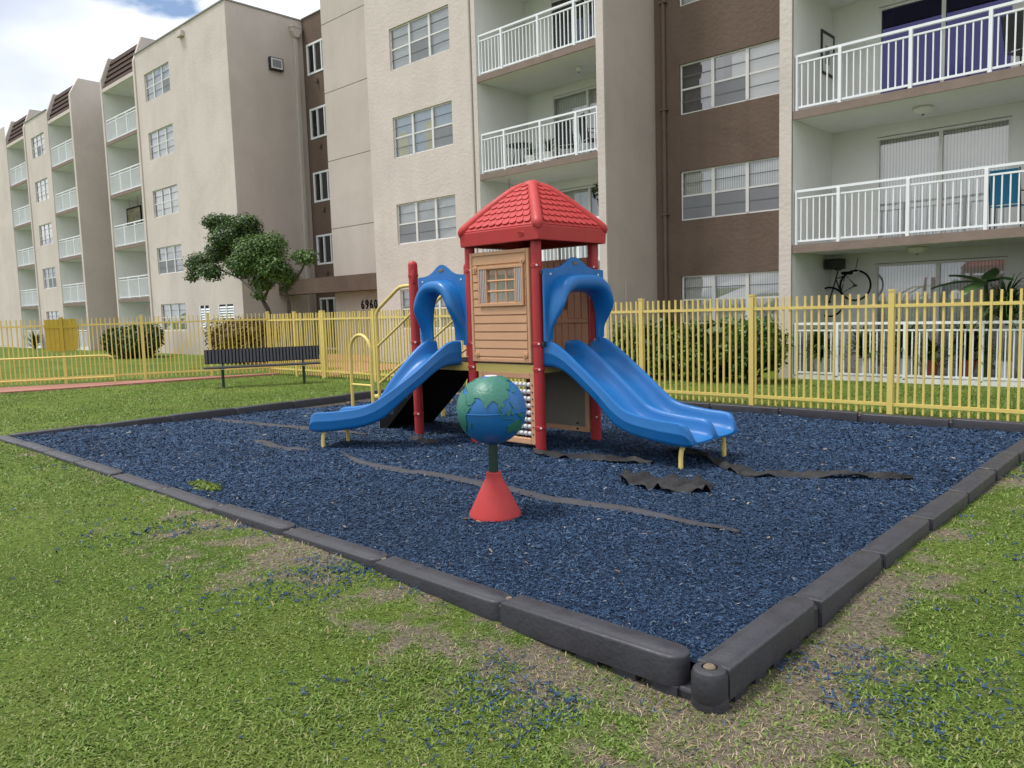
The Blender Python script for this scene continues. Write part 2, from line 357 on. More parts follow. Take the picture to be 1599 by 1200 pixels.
nl = tnoise(.55, 5); pl = tramp(nl.outputs['Fac'], [(.35, (.62, .68, .55)), (.65, (1.12, 1.05, 1.0))])
mu = t.nodes.new('ShaderNodeMix'); mu.data_type = 'RGBA'; mu.blend_type = 'MULTIPLY'; mu.inputs[0].default_value = 1; t.links.new(gr.outputs[0], mu.inputs[6]); t.links.new(pl.outputs[0], mu.inputs[7])
nd = tnoise(45, 8, .8); so = tramp(nd.outputs['Fac'], [(.32, (.06, .052, .042)), (.5, (.165, .138, .105)), (.7, (.34, .295, .24))])
at = t.nodes.new('ShaderNodeAttribute'); at.attribute_name = 'wear'
mw = t.nodes.new('ShaderNodeMix'); mw.data_type = 'RGBA'; t.links.new(at.outputs['Fac'], mw.inputs[0]); t.links.new(mu.outputs[2], mw.inputs[6]); t.links.new(so.outputs[0], mw.inputs[7])
t.links.new(mw.outputs[2], b.inputs['Base Color'])
bp = t.nodes.new('ShaderNodeBump'); bp.inputs['Strength'].default_value = 1; bp.inputs['Distance'].default_value = .03; t.links.new(nf.outputs['Fac'], bp.inputs['Height']); t.links.new(bp.outputs[0], b.inputs['Normal'])
ground = np_mesh('ground', V, F, m, smooth=True); ground['kind'] = 'structure'
a = ground.data.attributes.new('wear', 'FLOAT', 'POINT'); a.data.foreach_set('value', wear(GX, GY).ravel().astype(np.float32))

def sheet(name, poly, z, m):
    """paving laid on the lawn as a thin slab"""
    o = MB().prism(poly, lambda u, v, w: (u, v, w), z-.08, z).build(name, m); o['kind'] = 'structure'; return o
FA0 = Vector((-18.55, 10.45)); FAD = Vector((-2.3, -4.5)).normalized(); FAN = Vector((.89, -.456))       # left fence line and its inner side
def onA(s, d): p = FA0 + FAD*s + FAN*d; return (p.x, p.y)
sheet('path', [onA(-.2, .1), onA(13, .1), onA(13, 2.5), onA(4.6, 1.45), onA(1.2, .55), onA(-.2, .35)], .045, M['path'])
sheet('path', [(-17.2, 10.7), (-16.1, 10.7), (-16.3, 12.7), (-12.5, 12.9), (-12.5, 14.0), (-19.6, 14.1), (-19.6, 16.9), (-25.0, 16.9), (-25.0, 12.6), (-18.0, 12.5)], .036, M['pathtan'])

def mulch_z(x, y):
    x = np.asarray(x, float); y = np.asarray(y, float)
    z = .075 - .060*sstep(4.2, 8.2, y) - .05*sstep(-7.5, -11, x)*sstep(3.0, 5, y)
    z = z + .022*(fbm(x*1.1, y*1.1, 5, 3)-.5)*2 + .010*(fbm(x*5, y*5, 8, 3)-.5)*2
    z = z - .035*np.exp(-((x+3.25)**2+(y-6.4)**2)/.18) - .03*np.exp(-((x+7.65)**2+(y-4.7)**2)/.12) - .02*np.exp(-((x+3.81)**2+(y-3.83)**2)/.25)
    return np.minimum(z, KH-.012)
mxs = np.linspace(KX0-.02, KX1+.02, 150); mys = np.linspace(KY0-.02, KY1+.02, 110); GX, GY = np.meshgrid(mxs, mys)
V = np.stack([GX.ravel(), GY.ravel(), mulch_z(GX, GY).ravel()], 1); nx = 150; ii = np.arange(109)[:, None]*nx + np.arange(nx-1)[None]
F = np.stack([ii, ii+1, ii+1+nx, ii+nx], -1).reshape(-1, 4)
mb_ = np_mesh('play_surface', V, F, M['mulchbase'], smooth=True); mb_['kind'] = 'structure'

# ------------------------------------------------------------------ apartment buildings
YF = 14.75; ST = 2.5; NF = 5; ROOF = 13.24
SLB = lambda k: 2.44+ST*(k-1)      # underside of the floor slab of storey k (k>=1)
FLR = lambda k: .08+ST*k
WT = lambda k: 2.20+ST*k; WB = lambda k: 1.03+ST*k
def wall_y(parent, x0, x1, z0, z1, Y, ops, m, reveal=.14, name='wall'):
    """wall facing -Y with rectangular openings (x0,x1,z0,z1) and their reveals"""
    xs = sorted(set([x0, x1]+[o[0] for o in ops]+[o[1] for o in ops])); zs = sorted(set([z0, z1]+[o[2] for o in ops]+[o[3] for o in ops]))
    mb = MB()
    for i in range(len(xs)-1):
        for j in range(len(zs)-1):
            cx = (xs[i]+xs[i+1])/2; cz = (zs[j]+zs[j+1])/2
            if any(o[0] < cx < o[1] and o[2] < cz < o[3] for o in ops): continue
            mb.face((xs[i], Y, zs[j]), (xs[i+1], Y, zs[j]), (xs[i+1], Y, zs[j+1]), (xs[i], Y, zs[j+1]))
    for a, b_, c, d in ops:
        R = Y+reveal
        mb.face((a, Y, c), (a, Y, d), (a, R, d), (a, R, c)); mb.face((b_, Y, c), (b_, R, c), (b_, R, d), (b_, Y, d))
        mb.face((a, Y, d), (b_, Y, d), (b_, R, d), (a, R, d)); mb.face((a, Y, c), (a, R, c), (b_, R, c), (b_, Y, c))
    return mb.build(name, m, parent, fix=False)
def window3(parent, x0, z0, w, h, Y, style):
    """3 x 4 pane aluminium window; panes, screens and blind are its pieces"""
    f = .035; mb = MB(); yb, yf = Y+.09, Y+.05; cw = w/3
    mb.box(x0, x0+w, yf, yb, z0, z0+f).box(x0, x0+w, yf, yb, z0+h-f, z0+h).box(x0, x0+f, yf+.002, yb, z0+f, z0+h-f).box(x0+w-f, x0+w, yf+.002, yb, z0+f, z0+h-f)
    for i in (1, 2): mb.box(x0+cw*i-.038, x0+cw*i+.038, yf-.012, yb, z0+f, z0+h-f)
    for i in range(3): mb.box(x0+cw*i+f, x0+cw*(i+1)-f, yf+.004, yb-.004, z0+h*.5-.02, z0+h*.5+.02)
    win = mb.build('window', M['frame'], parent)
    for i in range(3):
        for r in (.25, .75): box('muntin', M['muntin'], win, x0+cw*i+f, x0+cw*(i+1)-f, yf+.005, yb-.01, z0+h*r-.009, z0+h*r+.009)
    for i in range(3):
        for j in range(4):
            tilt = rnd.uniform(-.004, .004)
            a, b_ = x0+cw*i+.03, x0+cw*(i+1)-.03; c, d = z0+h*j/4+.012, z0+h*(j+1)/4-.012
            MB().face((a, Y+.072+tilt, c), (b_, Y+.072-tilt, c), (b_, Y+.072, d), (a, Y+.072, d)).build('pane', M['glass'], win, fix=False)
    for i in style.get('screens', ()):
        MB().face((x0+cw*i+.03, Y+.062, z0+.03), (x0+cw*(i+1)-.03, Y+.062, z0+.03), (x0+cw*(i+1)-.03, Y+.062, z0+h*.5-.02), (x0+cw*i+.03, Y+.062, z0+h*.5-.02)).build('insect_screen', M['screen'], win, fix=False)
    def cloth(a, b_, c, d, m, dy=.16, nm='blind'): MB().face((x0+w*a, Y+dy, z0+h*c), (x0+w*b_, Y+dy, z0+h*c), (x0+w*b_, Y+dy, z0+h*d), (x0+w*a, Y+dy, z0+h*d)).build(nm, m, win, fix=False)
    for a, b_, c, d, mm in style.get('cloth', [(-.02, 1.02, -.02, 1.02, 'blind2')]): cloth(a, b_, c, d, M[mm], .16 if mm != 'yellowcloth' else .15, 'curtain' if 'cloth' in mm or mm == 'curtain' else 'blind')
    MB().box(x0-.03, x0+w+.03, Y+.22, Y+.24, z0-.03, z0+h+.03).build('room_backing', M['room'], win)
    return win
def railing(parent, x0, x1, z, Y, near=True, posts=None, h=1.03):
    mb = MB().box(x0, x1, Y-.03, Y+.03, z+h-.045, z+h).box(x0, x1, Y-.018, Y+.018, z+h-.165, z+h-.135).box(x0, x1, Y-.018, Y+.018, z+.05, z+.085)
    r = mb.build('railing', M['rail'], parent)
    posts = posts or [x0+(x1-x0)*i/3 for i in (1, 2)]
    for p in posts+[x0+.03, x1-.03]:
        q = .028 if p in posts else .018
        box('post', M['rail'], r, p-q, p+q, Y-.038, Y+.025, z, z+h-.046)
    n = int((x1-x0)/.118); step = (x1-x0)/n; allb = MB(); proto = None
    for i in range(1, n):
        x = x0+step*i
        if any(abs(x-p) < .05 for p in posts): continue
        if near:
            if proto is None: proto = MB().box(-.0105, .0105, -.0105, .0105, z+.086, z+h-.166).mesh('baluster', M['rail'])
            link('baluster', proto, r, loc=(x, Y, 0))
        else: allb.box(x-.0105, x+.0105, Y-.0105, Y+.0105, z+.086, z+h-.166)
    if not near: tag(allb.build('baluster_row', M['rail'], r), kind='stuff')
    return r
def sliding_door(parent, x0, x1, z, Y, h=2.12, glass='glass', cloth='blind', cover=(0, 1)):
    f = .05; mb = MB(); c = (x0+x1)/2
    mb.box(x0, x1, Y-.03, Y+.07, z+h-f, z+h).box(x0, x1, Y-.03, Y+.07, z, z+.04).box(x0, x0+f, Y-.028, Y+.07, z+.04, z+h-f).box(x1-f, x1, Y-.028, Y+.07, z+.04, z+h-f).box(c-.035, c+.035, Y-.026, Y+.06, z+.04, z+h-f)
    d = mb.build('sliding_door', M['frame'], parent)
    for a, b_ in ((x0+f, c-.035), (c+.035, x1-f)): MB().face((a, Y+.01, z+.04), (b_, Y+.012, z+.04), (b_, Y+.01, z+h-f), (a, Y+.01, z+h-f)).build('pane', M[glass], d, fix=False)
    if cover: MB().face((x0+(x1-x0)*cover[0], Y+.15, z+.03), (x0+(x1-x0)*cover[1], Y+.15, z+.03), (x0+(x1-x0)*cover[1], Y+.15, z+h), (x0+(x1-x0)*cover[0], Y+.15, z+h)).build('vertical_blind', M[cloth], d, fix=False)
    box('room_backing', M['room'], d, x0-.02, x1+.02, Y+.3, Y+.32, z, z+h+.02)
    return d
def balcony_bay(parent, x0, x1, near, posts=None, doors=None, mansard=True, backY=16.68):
    """recessed stack of balconies: slabs, side and back walls, railings, doors, mansard"""
    key0 = round(x0, 1); dx0, dx1 = doors or (x0+.9, x0+3.2)
    ops = [(dx0, dx1, FLR(k), FLR(k)+2.14) for k in range(NF)]
    wall_y(parent, x0, x1, 0, 12.44, backY, ops, M['pale'], .1, 'balcony_back_wall')
    x0 += .006; x1 -= .006
    MB().face((x0, YF-.02, 0), (x0, backY, 0), (x0, backY, 12.44), (x0, YF-.02, 12.44)).build('balcony_side_wall', M['pale'], parent, fix=False)
    MB().face((x1, YF-.02, 0), (x1, YF-.02, 12.44), (x1, backY, 12.44), (x1, backY, 0)).build('balcony_side_wall', M['pale'], parent, fix=False)
    for k in range(NF+1):
        zt = FLR(k); zb = SLB(k) if k else -.2
        s_ = MB().box(x0+.003, x1-.003, YF+.012, backY-.002, zb, zt).build('balcony_slab', M['pale'], parent)
        if 0 < k < NF: box('slab_edge', M['fascia'] if near else M['fascia'], s_, x0+.003, x1-.003, YF-.03, YF+.01, zb-.012, zt+.004)
    for k in range(NF):
        railing(parent, x0+.02, x1-.02, FLR(k)+.006 if k else .06, YF+.05, near and k < 4, posts)
    for k in range(NF):
        st = dict(glass='glass', cloth='blind')
        sliding_door(parent, dx0, dx1, FLR(k)+.006, backY+.03, **(DOOR_STYLE.get((key0, k), st)))
    if mansard:
        mr = MB().face((x0, YF+.06, 12.60), (x1, YF+.06, 12.60), (x1, YF+.55, 14.03), (x0, YF+.55, 14.03)).face((x0, YF+.55, 14.03), (x1, YF+.55, 14.03), (x1, YF+4, 14.03), (x0, YF+4, 14.03)).build('mansard_roof', M['cap'], parent, fix=False)
        n = 5
        for i in range(n):
            a, c = i/n, (i+1)/n
            def P(t_, o): return (YF+.06+.49*t_-.946*o, 12.60+1.43*t_+.324*o)
            y0, z0 = P(a, .085); y1, z1 = P(c+.03, .02); y2, z2 = P(a, .01)
            MB().face((x0+.01, y0, z0), (x1-.01, y0, z0), (x1-.01, y1, z1), (x0+.01, y1, z1)).face((x0+.01, y2, z2), (x1-.01, y2, z2), (x1-.01, y0, z0), (x0+.01, y0, z0)).build('roof_course', M['tile'], mr, fix=False)
        MB().box(x0, x1, YF-.03, YF+.011, 12.43, 12.60).build('eave_board', M['cream'], parent)
def fin(parent, x0, x1):
    MB().prism([(YF-.05, 0), (YF-.05, 13.02), (YF+.36, 14.12), (YF+3.2, 14.12), (YF+3.2, 0)], lambda u, v, w: (w, u, v), x0, x1).build('fin_wall', M['cream'], parent)
DOOR_STYLE = {}
# M and R stacks, storey by storey
DOOR_STYLE[(-14.8, 3)] = dict(glass='darkglass', cloth='curtain', cover=(0, .5)); DOOR_STYLE[(-14.8, 2)] = dict(cloth='blind'); DOOR_STYLE[(-14.8, 1)] = dict(cloth='blind2', cover=(0, 1))
DOOR_STYLE[(-6.3, 2)] = dict(glass='tint', cloth='curtain', cover=(0, .1)); DOOR_STYLE[(-6.3, 1)] = dict(cloth='blind', cover=(0, 1)); DOOR_STYLE[(-6.3, 0)] = dict(cloth='blind', cover=(0, 1))

# building 1 : far wing on the left
b1 = thing('apartment_building', 'cream apartment wing far behind the mustard gate panel with two balcony stacks', 'building', (0, 0, 0))
b2 = thing('apartment_building', 'cream apartment wing behind the spreading tree with floodlight box on its side wall', 'building', (0, 0, 0))
b3 = thing('apartment_building', 'cream and brown apartment block behind the play structure with number 6960', 'building', (0, 0, 0))
def win_stack(parent, x0, w, Y, styles, floors):
    for k in floors: window3(parent, x0, WB(k), w, WT(k)-WB(k), Y, styles.get(k, {}))
def ops_for(x0, w, floors): return [(x0, x0+w, WB(k), WT(k)) for k in floors]
def parapet_cap(parent, x0, x1, Y, z=ROOF): box('parapet_cap', M['cap'], parent, x0, x1, Y-.04, Y+.22, z, z+.05)
fl = range(NF)
# far wing
wall_y(b1, -64, -56.62, 0, 13.8, YF, [], M['cream'])
for x in (-56.62, -52.86, -48.62): fin(b1, x, x+.2)
balcony_bay(b1, -56.42, -52.86, False)
wall_y(b1, -52.66, -48.62, 0, ROOF, YF, ops_for(-51.65, 2.28, fl), M['cream']); parapet_cap(b1, -52.66, -48.62, YF)
win_stack(b1, -51.65, 2.28, YF, {0: dict(screens=(0, 1, 2)), 1: dict(screens=(1, 2)), 2: dict(cloth=[(-.02, 1.02, .3, 1.02, 'blind2')]), 3: {}, 4: dict(screens=(1,))}, fl)
balcony_bay(b1, -48.42, -44.82, False)
MB().prism([(YF-.05, 0), (YF-.05, 13.30), (YF+.40, 14.14), (YF+6, 14.05), (YF+6, 0)], lambda u, v, w: (w, u, v), -44.82, -44.58).build('side_wall', M['cream'], b1)
wall_y(b1, -44.58, -40.46, 0, ROOF, 16.8, [], M['brown'])
box('roof_slab', M['cap'], b1, -64, -40.5, YF+3.3, 27, 12.7, 12.95); box('rear_wall', M['cream'], b1, -64, -40.5, 26.9, 27.1, 0, 12.7)
# wing behind the tree
fin(b2, -40.45, -40.26); fin(b2, -36.50, -36.32)
balcony_bay(b2, -40.26, -36.50, False)
louv = [(-31.62, -30.72, 1.15, 2.05), (-29.95, -28.65, .1, 2.05)]
wall_y(b2, -36.32, -27.94, 0, ROOF, YF, ops_for(-35.45, 2.5, fl)+louv, M['cream'], .12); parapet_cap(b2, -36.32, -27.90, YF)
win_stack(b2, -35.45, 2.5, YF, {0: dict(screens=()), 1: dict(screens=(0, 1), cloth=[(-.02, 1.02, .1, 1.02, 'blind2')]), 2: dict(), 3: dict(), 4: dict(screens=(2,))}, fl)
for a, b_, c, d in louv:
    lf = MB().box(a, b_, YF+.03, YF+.05, c, d).build('louvre_panel', M['room'], b2)
    n = int((d-c)/.10)
    for i in range(n): MB().face((a+.03, YF+.0, c+i*.1+.005), (b_-.03, YF+.0, c+i*.1+.005), (b_-.03, YF+.028, c+i*.1+.075), (a+.03, YF+.028, c+i*.1+.075)).build('louvre_slat', M['rail'], lf, fix=False)
    for q in ((a, a+.05), (b_-.05, b_), ((a+b_)/2-.03, (a+b_)/2+.03)): box('louvre_stile', M['rail'], lf, q[0], q[1], YF-.012, YF+.03, c, d)
MB().face((-27.94, YF, 0), (-27.94, 18.0, 0), (-27.94, 18.0, ROOF), (-27.94, YF, ROOF)).build('side_wall', M['smooth'], b2, fix=False)
box('parapet_cap', M['cap'], b2, -28.16, -27.90, YF+.22, 18.0, ROOF, ROOF+.05)
sc = MB().box(-31.72, -31.32, YF-.16, YF-.002, 12.80, 13.02).build('scupper_box', M['cream'], b2, bevel=.01)
fb = box('floodlight_box', M['dark'], b2, -27.938, -27.80, 16.42, 17.0, 11.06, 11.54, .01); box('floodlight_trim', M['frame'], fb, -27.802, -27.79, 16.47, 16.95, 11.12, 11.50); box('floodlight_lens', M['screen'], fb, -27.79, -27.782, 16.52, 16.90, 11.17, 11.45)
dsp = MB().box(-27.938, -27.80, 17.55, 17.70, .1, 12.5).build('downspout', M['pipe'], b2, bevel=.01)
MB().prism([(17.42, 12.86), (17.83, 12.86), (17.83, 12.72), (17.71, 12.5), (17.54, 12.5), (17.42, 12.72)], lambda u, v, w: (w, u, v), -27.938, -27.72).build('conductor_head', M['pipe'], dsp); box('conductor_rim', M['pipe'], dsp, -27.938, -27.70, 17.40, 17.85, 12.861, 12.93)
# brown stair strip
sops = [(-27.68, -26.1, WB(k)+.03, WT(k)+.05) for k in range(1, NF)]+[(-27.68, -26.1, .1, 2.22)]
wall_y(b2, -27.94, -25.1, 0, ROOF+.05, 18.0, sops, M['brown'], .1); box('parapet_cap', M['cap'], b2, -27.9, -25.1, 17.96, 18.2, ROOF+.05, ROOF+.09)
for i, (a, b_, c, d) in enumerate(sops):
    mb = MB(); f = .075; Y = 17.985
    mb.box(a, b_, Y, Y+.07, c, c+f).box(a, b_, Y, Y+.07, d-f, d).box(a, a+f, Y+.002, Y+.07, c+f, d-f).box(b_-f, b_, Y+.002, Y+.07, c+f, d-f)
    for q in (.32, .64): mb.box(a+(b_-a)*q-.03, a+(b_-a)*q+.03, Y+.004, Y+.07, c+f, d-f)
    w_ = mb.build('stair_window' if i < NF-1 else 'entrance_door', M['rail'], b2)
    for p in range(3): MB().face((a+f+(b_-a-.1)*p/3, Y+.05, c+f), (a+f+(b_-a-.1)*(p+1)/3-.04, Y+.05, c+f), (a+f+(b_-a-.1)*(p+1)/3-.04, Y+.05, d-f), (a+f+(b_-a-.1)*p/3, Y+.05, d-f)).build('pane', M['darkglass'], w_, fix=False)
    box('room_backing', M['room'], w_, a, b_, Y+.25, Y+.27, c, d)
    if i < NF-1: MB().lathe([(.001, c-.42), (.05, c-.42), (.07, c-.36), (.06, c-.27), (.001, c-.26)], (a+b_)/2-.1, 17.95, 12).build('wall_lamp', M['brown'], b2, smooth=True)
box('roof_slab', M['cap'], b2, -40.3, -25.2, 18.2, 27, 12.7, 12.95); box('rear_wall', M['cream'], b2, -40.3, -25.2, 26.9, 27.1, 0, 12.7)
# block with the number
zj = [2.6, 4.72, 7.20, 9.66, 12.10, 13.3]
for i in range(5): box('render_panel', M['smooth'], b3, -25.1, -19.5, 17.0, 17.3, zj[i]+(.012 if i else 0), zj[i+1]-.012)
box('panel_joint', M['cap'], b3, -25.08, -19.5, 17.03, 17.28, 2.6, 13.2)
box('entrance_wall', M['smooth'], b3, -25.1, -19.5, 17.0, 17.3, 0, 2.59)
cn = box('entrance_canopy', M['brown'], b3, -27.9, -19.52, 16.3, 16.99, 2.34, 2.90)
ops = ops_for(-18.38, 2.56, fl)
MB().face((-19.5, YF, 0), (-19.5, YF, ROOF), (-19.5, 17, ROOF), (-19.5, 17, 0)).build('side_wall', M['cream'], b3, fix=False)
wall_y(b3, -19.5, -14.95, 0, ROOF, YF, ops, M['cream'])
win_stack(b3, -18.38, 2.56, YF, {0: dict(screens=(2,), cloth=[(-.02, .25, -.02, 1.02, 'blind2'), (.5, 1.02, -.02, 1.02, 'blind2')]), 1: dict(screens=(0, 1)), 2: dict(screens=(2,), cloth=[(-.02, 1.02, -.02, 1.02, 'bluecloth'), (.03, .2, -.02, .62, 'yellowcloth'), (.5, .66, -.02, .72, 'yellowcloth')]), 3: dict(screens=(1,)), 4: {}}, fl)
box('wall_end', M['cream'], b3, -14.95, -14.80, YF-.03, YF+.4, 0, ROOF); MB().tube([(-15.02, YF-.03, .1), (-15.02, YF-.03, ROOF)], .028, 8).build('conduit', M['pipe'], b3, smooth=True)
balcony_bay(b3, -14.80, -10.92, True, [-13.94, -12.72, -11.6], (-13.9, -11.5), True)
MB().box(-10.92, -10.71, YF-.05, 16.8, 0, ROOF).build('pier', M['cream'], b3)
MB().face((-10.708, YF+.0, 0), (-10.708, 16.8, 0), (-10.708, 16.8, ROOF), (-10.708, YF, ROOF)).build('side_wall', M['smooth'], b3, fix=False)
bw = ops_for(-10.02, 2.56, fl)
wall_y(b3, -10.71, -6.60, 0, ROOF, 16.8, bw, M['brown'])
win_stack(b3, -10.02, 2.56, 16.8, {0: dict(cloth=[(-.02, 1.02, -.02, 1.02, 'blind')]), 1: dict(screens=(0, 1, 2), cloth=[(-.02, 1.02, -.02, 1.02, 'blind')]), 2: dict(screens=(1,), cloth=[(.02, .2, -.02, .7, 'curtain'), (.2, .33, -.02, 1.02, 'screen'), (.5, 1.02, -.02, 1.02, 'blind2'), (.33, .42, -.02, 1.02, 'curtain')]), 3: {}, 4: {}}, fl)
MB().tube([(-10.42, 16.74, .1), (-10.42, 16.74, ROOF)], .05, 10).build('downspout', M['brown'], b3, smooth=True)
for z in (1.2, 3.7, 6.2, 8.7): MB().box(-10.52, -10.32, 16.68, 16.8, z, z+.04).build('pipe_strap', M['brown'], b3)
MB().tube([(-10.69, 15.2+.2, .1), (-10.69, 15.4, 2.15)], .02, 8).build('conduit', M['pipe'], b3)
MB().box(-6.60, -6.36, YF-.05, 16.8, 0, ROOF).build('pier', M['cream'], b3)
balcony_bay(b3, -6.35, -2.40, True, [-5.5, -4.31, -3.12], (-5.46, -3.14), True)
MB().box(-2.40, -2.15, YF-.05, 16.8, 0, ROOF).build('pier', M['cream'], b3)
wall_y(b3, -2.15, 2.4, 0, ROOF, YF, ops_for(-1.2, 2.56, fl), M['cream']); win_stack(b3, -1.2, 2.56, YF, {}, fl)
MB().face((2.4, YF, 0), (2.4, 27, 0), (2.4, 27, ROOF), (2.4, YF, ROOF)).build('side_wall', M['smooth'], b3, fix=False)
box('roof_slab', M['cap'], b3, -25.1, 2.4, 17.35, 27, 12.7, 12.95); box('rear_wall', M['cream'], b3, -25.1, 2.4, 26.9, 27.1, 0, 12.7)
for i, ch in enumerate('6960'):
    cu = bpy.data.curves.new('digit', 'FONT'); cu.body = ch; cu.size = .46; cu.extrude = .012
    tmp = bpy.data.objects.new('tmp', cu); COL.objects.link(tmp); dg = bpy.context.evaluated_depsgraph_get(); me = bpy.data.meshes.new_from_object(tmp.evaluated_get(dg)); bpy.data.objects.remove(tmp)
    me.materials.clear(); me.materials.append(M['black']); o = link('house_digit', me, b3, loc=(-23.44+i*.262, 16.975, 1.69)); o.rotation_euler = (math.pi/2, 0, 0); o.scale = (.82, 1, 1)
for x, z in ((-4.35, SLB(2)), (-4.4, SLB(1)), (-12.2, SLB(3))):
    r_ = .17 if x > -10 else .08
    lp = MB().lathe([(.03, z-.005), (r_, z-.01), (r_*1.0, z-.04), (r_*.75, z-.09), (r_*.3, z-.12), (.001, z-.125)], x, 15.7, 24).build('ceiling_lamp', M['whitepot'], b3, smooth=True)
    MB().lathe([(.02, z-.12), (.018, z-.14), (.001, z-.15)], x, 15.7, 8).build('finial', M['dark'], lp)

# ------------------------------------------------------------------ yellow picket fence
pk_mesh = MB().box(-.0125, .0125, -.0125, .0125, .05, 1.58).mesh('picket', M['yellow'])
post_mesh = MB().box(-.034, .034, -.034, .034, -.05, 1.60).box(-.038, .038, -.038, .038, 1.60, 1.625).mesh('post', M['yellow'])
def fence(root, p0, p1, posts, zoff=0, panel=None):
    p0 = Vector(p0); p1 = Vector(p1); L = (p1-p0).length; d = (p1-p0)/L; ang = math.atan2(d.y, d.x)
    def rail(z):
        o = MB().box(0, L, -.020, .020, z-.02, z+.02).build('rail', M['yellow'], root); o.location = (p0.x, p0.y, zoff); o.rotation_euler.z = ang
    rail(1.42); rail(.165)
    n = int(L/.1)
    for i in range(1, n):
        s = i*L/n
        if any(abs(s-q) < .055 for q in posts): continue
        o = link('picket', pk_mesh, root, loc=(p0.x+d.x*s, p0.y+d.y*s, zoff+rnd.uniform(-.004, .004)), rotz=ang); o.rotation_euler.x = rnd.uniform(-.009, .009); o.rotation_euler.y = rnd.uniform(-.006, .006)
    for q in posts:
        link('post', post_mesh, root, loc=(p0.x+d.x*q, p0.y+d.y*q, zoff), rotz=ang)
fr = thing('picket_fence', 'long yellow picket fence running past hedge and white patio railing', 'fence', (-7, 10.45, 0)); fr.location = (0, 0, 0)
fence(fr, (-15.98, 10.45), (2.2, 10.45), [0, 1.99, 3.86, 5.4, 7.28, 9.02, 10.89, 12.77, 14.65, 16.5, 18.15])
gt = thing('fence_gate', 'closed yellow picket gate by dark gap between bench and loop bar', 'gate')
fence(gt, (-17.25, 10.45), (-16.06, 10.45), [0, 1.19])
fl_ = thing('picket_fence', 'yellow picket fence behind the bench and ramp handrail carrying mustard panel', 'fence')
fence(fl_, (-18.55, 10.45), (-17.32, 10.45), [0])
pA = Vector((*onA(11.5, 0),)); fence(fl_, (-18.55, 10.45), (pA.x, pA.y), [.0, 1.45, 3.0, 4.75, 6.2, 7.7, 9.4, 11.4], .03)
# mustard boards closing a gate latch on the left fence
p = Vector((*onA(4.75, .05),))
pn = thing('gate_panel', 'mustard yellow board panel fixed on the picket fence post', 'panel', (p.x, p.y, .03), math.atan2(-FAD.y, -FAD.x))
for i in range(7):
    x = -.34+i*.097; MB().box(x, x+.092, -.03, -.005, .82+rnd.uniform(-.015, .015), 1.56+rnd.uniform(-.02, .02)).build('board', M['yellowdark'], pn)
box('cross_bar', M['yellowdark'], pn, -.36, .36, -.05, -.031, 1.36, 1.42); box('latch_post', M['yellowdark'], pn, -.03, .04, -.062, -.0315, .8, 1.62)
# low tube handrail along the red path
hp = [onA(s, .62) for s in (3.6, 6.2, 9.2, 12.0)]
hr = thing('handrail', 'low pale yellow tube handrail beside red path', 'handrail')
top = [(*hp[0], .05), (*hp[0], .60), (*onA(3.63, .62), .67), (*onA(3.72, .62), .705), (*onA(3.9, .62), .715), (*hp[1], .72), (*hp[3], .76)]
MB().tube(top, .022, 10).build('top_tube', M['tubeyellow'], hr, smooth=True)
MB().tube([(*hp[0], .20), (*hp[3], .22)], .018, 8).build('lower_tube', M['tubeyellow'], hr, smooth=True)
for q in hp[1:3]: MB().tube([(*q, .0), (*q, .72)], .02, 8).build('post', M['tubeyellow'], hr, smooth=True)

# ------------------------------------------------------------------ rubber border
bd = thing('play_area_border', 'black recycled rubber timbers edging the blue mulch bed', 'border')
def timber(L):
    w = KW; r = w/2; mb = MB()
    plan = [(0.0, -r), (L-r, -r)]+[(L-r+r*math.cos(a), r*math.sin(a)) for a in np.linspace(-math.pi/2, math.pi/2, 9)[1:-1]]+[(L-r, r), (0.0, r)]
    rows = []
    for inset, z in ((0, .0), (0, KH-.012), (.002, KH-.006), (.006, KH-.0015), (.011, KH), (.030, KH), (.034, KH+.003)):
        cx = L/2; row = []
        for x, y in plan:
            sx = (x-inset if x > cx else x+inset); sy = y*(r-inset)/r; row.append((sx, sy, z))
        rows.append(row)
    mb.grid(rows, close=True); n0 = len(mb.v)-len(plan); mb.f.append(tuple(range(n0, n0+len(plan))))
    x = .06
    while x < L-.1:
        mb.box(x, x+.11, -r+.008, r-.008, -.16, .0015); x += .19
    return mb
tl = .955
t_mesh = timber(tl-.012).mesh('border_timber', M['kerb'], smooth=True)
lip_mesh = MB().lathe([(.052, -.16), (.055, .0), (.055, KH-.052), (.048, KH-.044)], 0, 0, 20).mesh('lap_tab', M['kerb'], smooth=True)
stk_mesh = MB().lathe([(.017, KH-.06), (.017, KH-.037), (.013, KH-.031), (.001, KH-.030)], 0, 0, 14).mesh('stake', M['stake'], smooth=True)
groove_mesh = MB().box(.05, tl-.15, -.003, .003, KH-.004, KH+.0012).mesh('top_groove', M['black'])
def kerb_run(x0, y0, ang, n, step):
    c, s = math.cos(ang), math.sin(ang)
    for i in range(n):
        dz = rnd.uniform(-.012, .006); o = link('border_timber', t_mesh, bd, loc=(x0+c*step*i, y0+s*step*i, dz), rotz=ang+rnd.uniform(-.012, .012)); o.scale.x = step/tl
        o.rotation_euler.y = rnd.uniform(-.006, .006)
        if rnd.random() < .8: link('stake', stk_mesh, o, loc=(-.012+.0, .005, .028))
        link('lap_tab', lip_mesh, o, loc=(-.02, 0, .018))
yk = KY0-KW/2; xk = KX1+KW/2
nfr = 10; kerb_run(KX0-KW, yk, 0, nfr, (KX1-KX0+KW-.03)/nfr)                 # front edge towards the corner
nr = 8; kerb_run(xk, KY0-KW+.06, math.pi/2, nr, (KY1-KY0+KW)/nr)
kerb_run(KX1+KW, KY1+KW/2, math.pi, 10, (KX1-KX0+2*KW)/10)
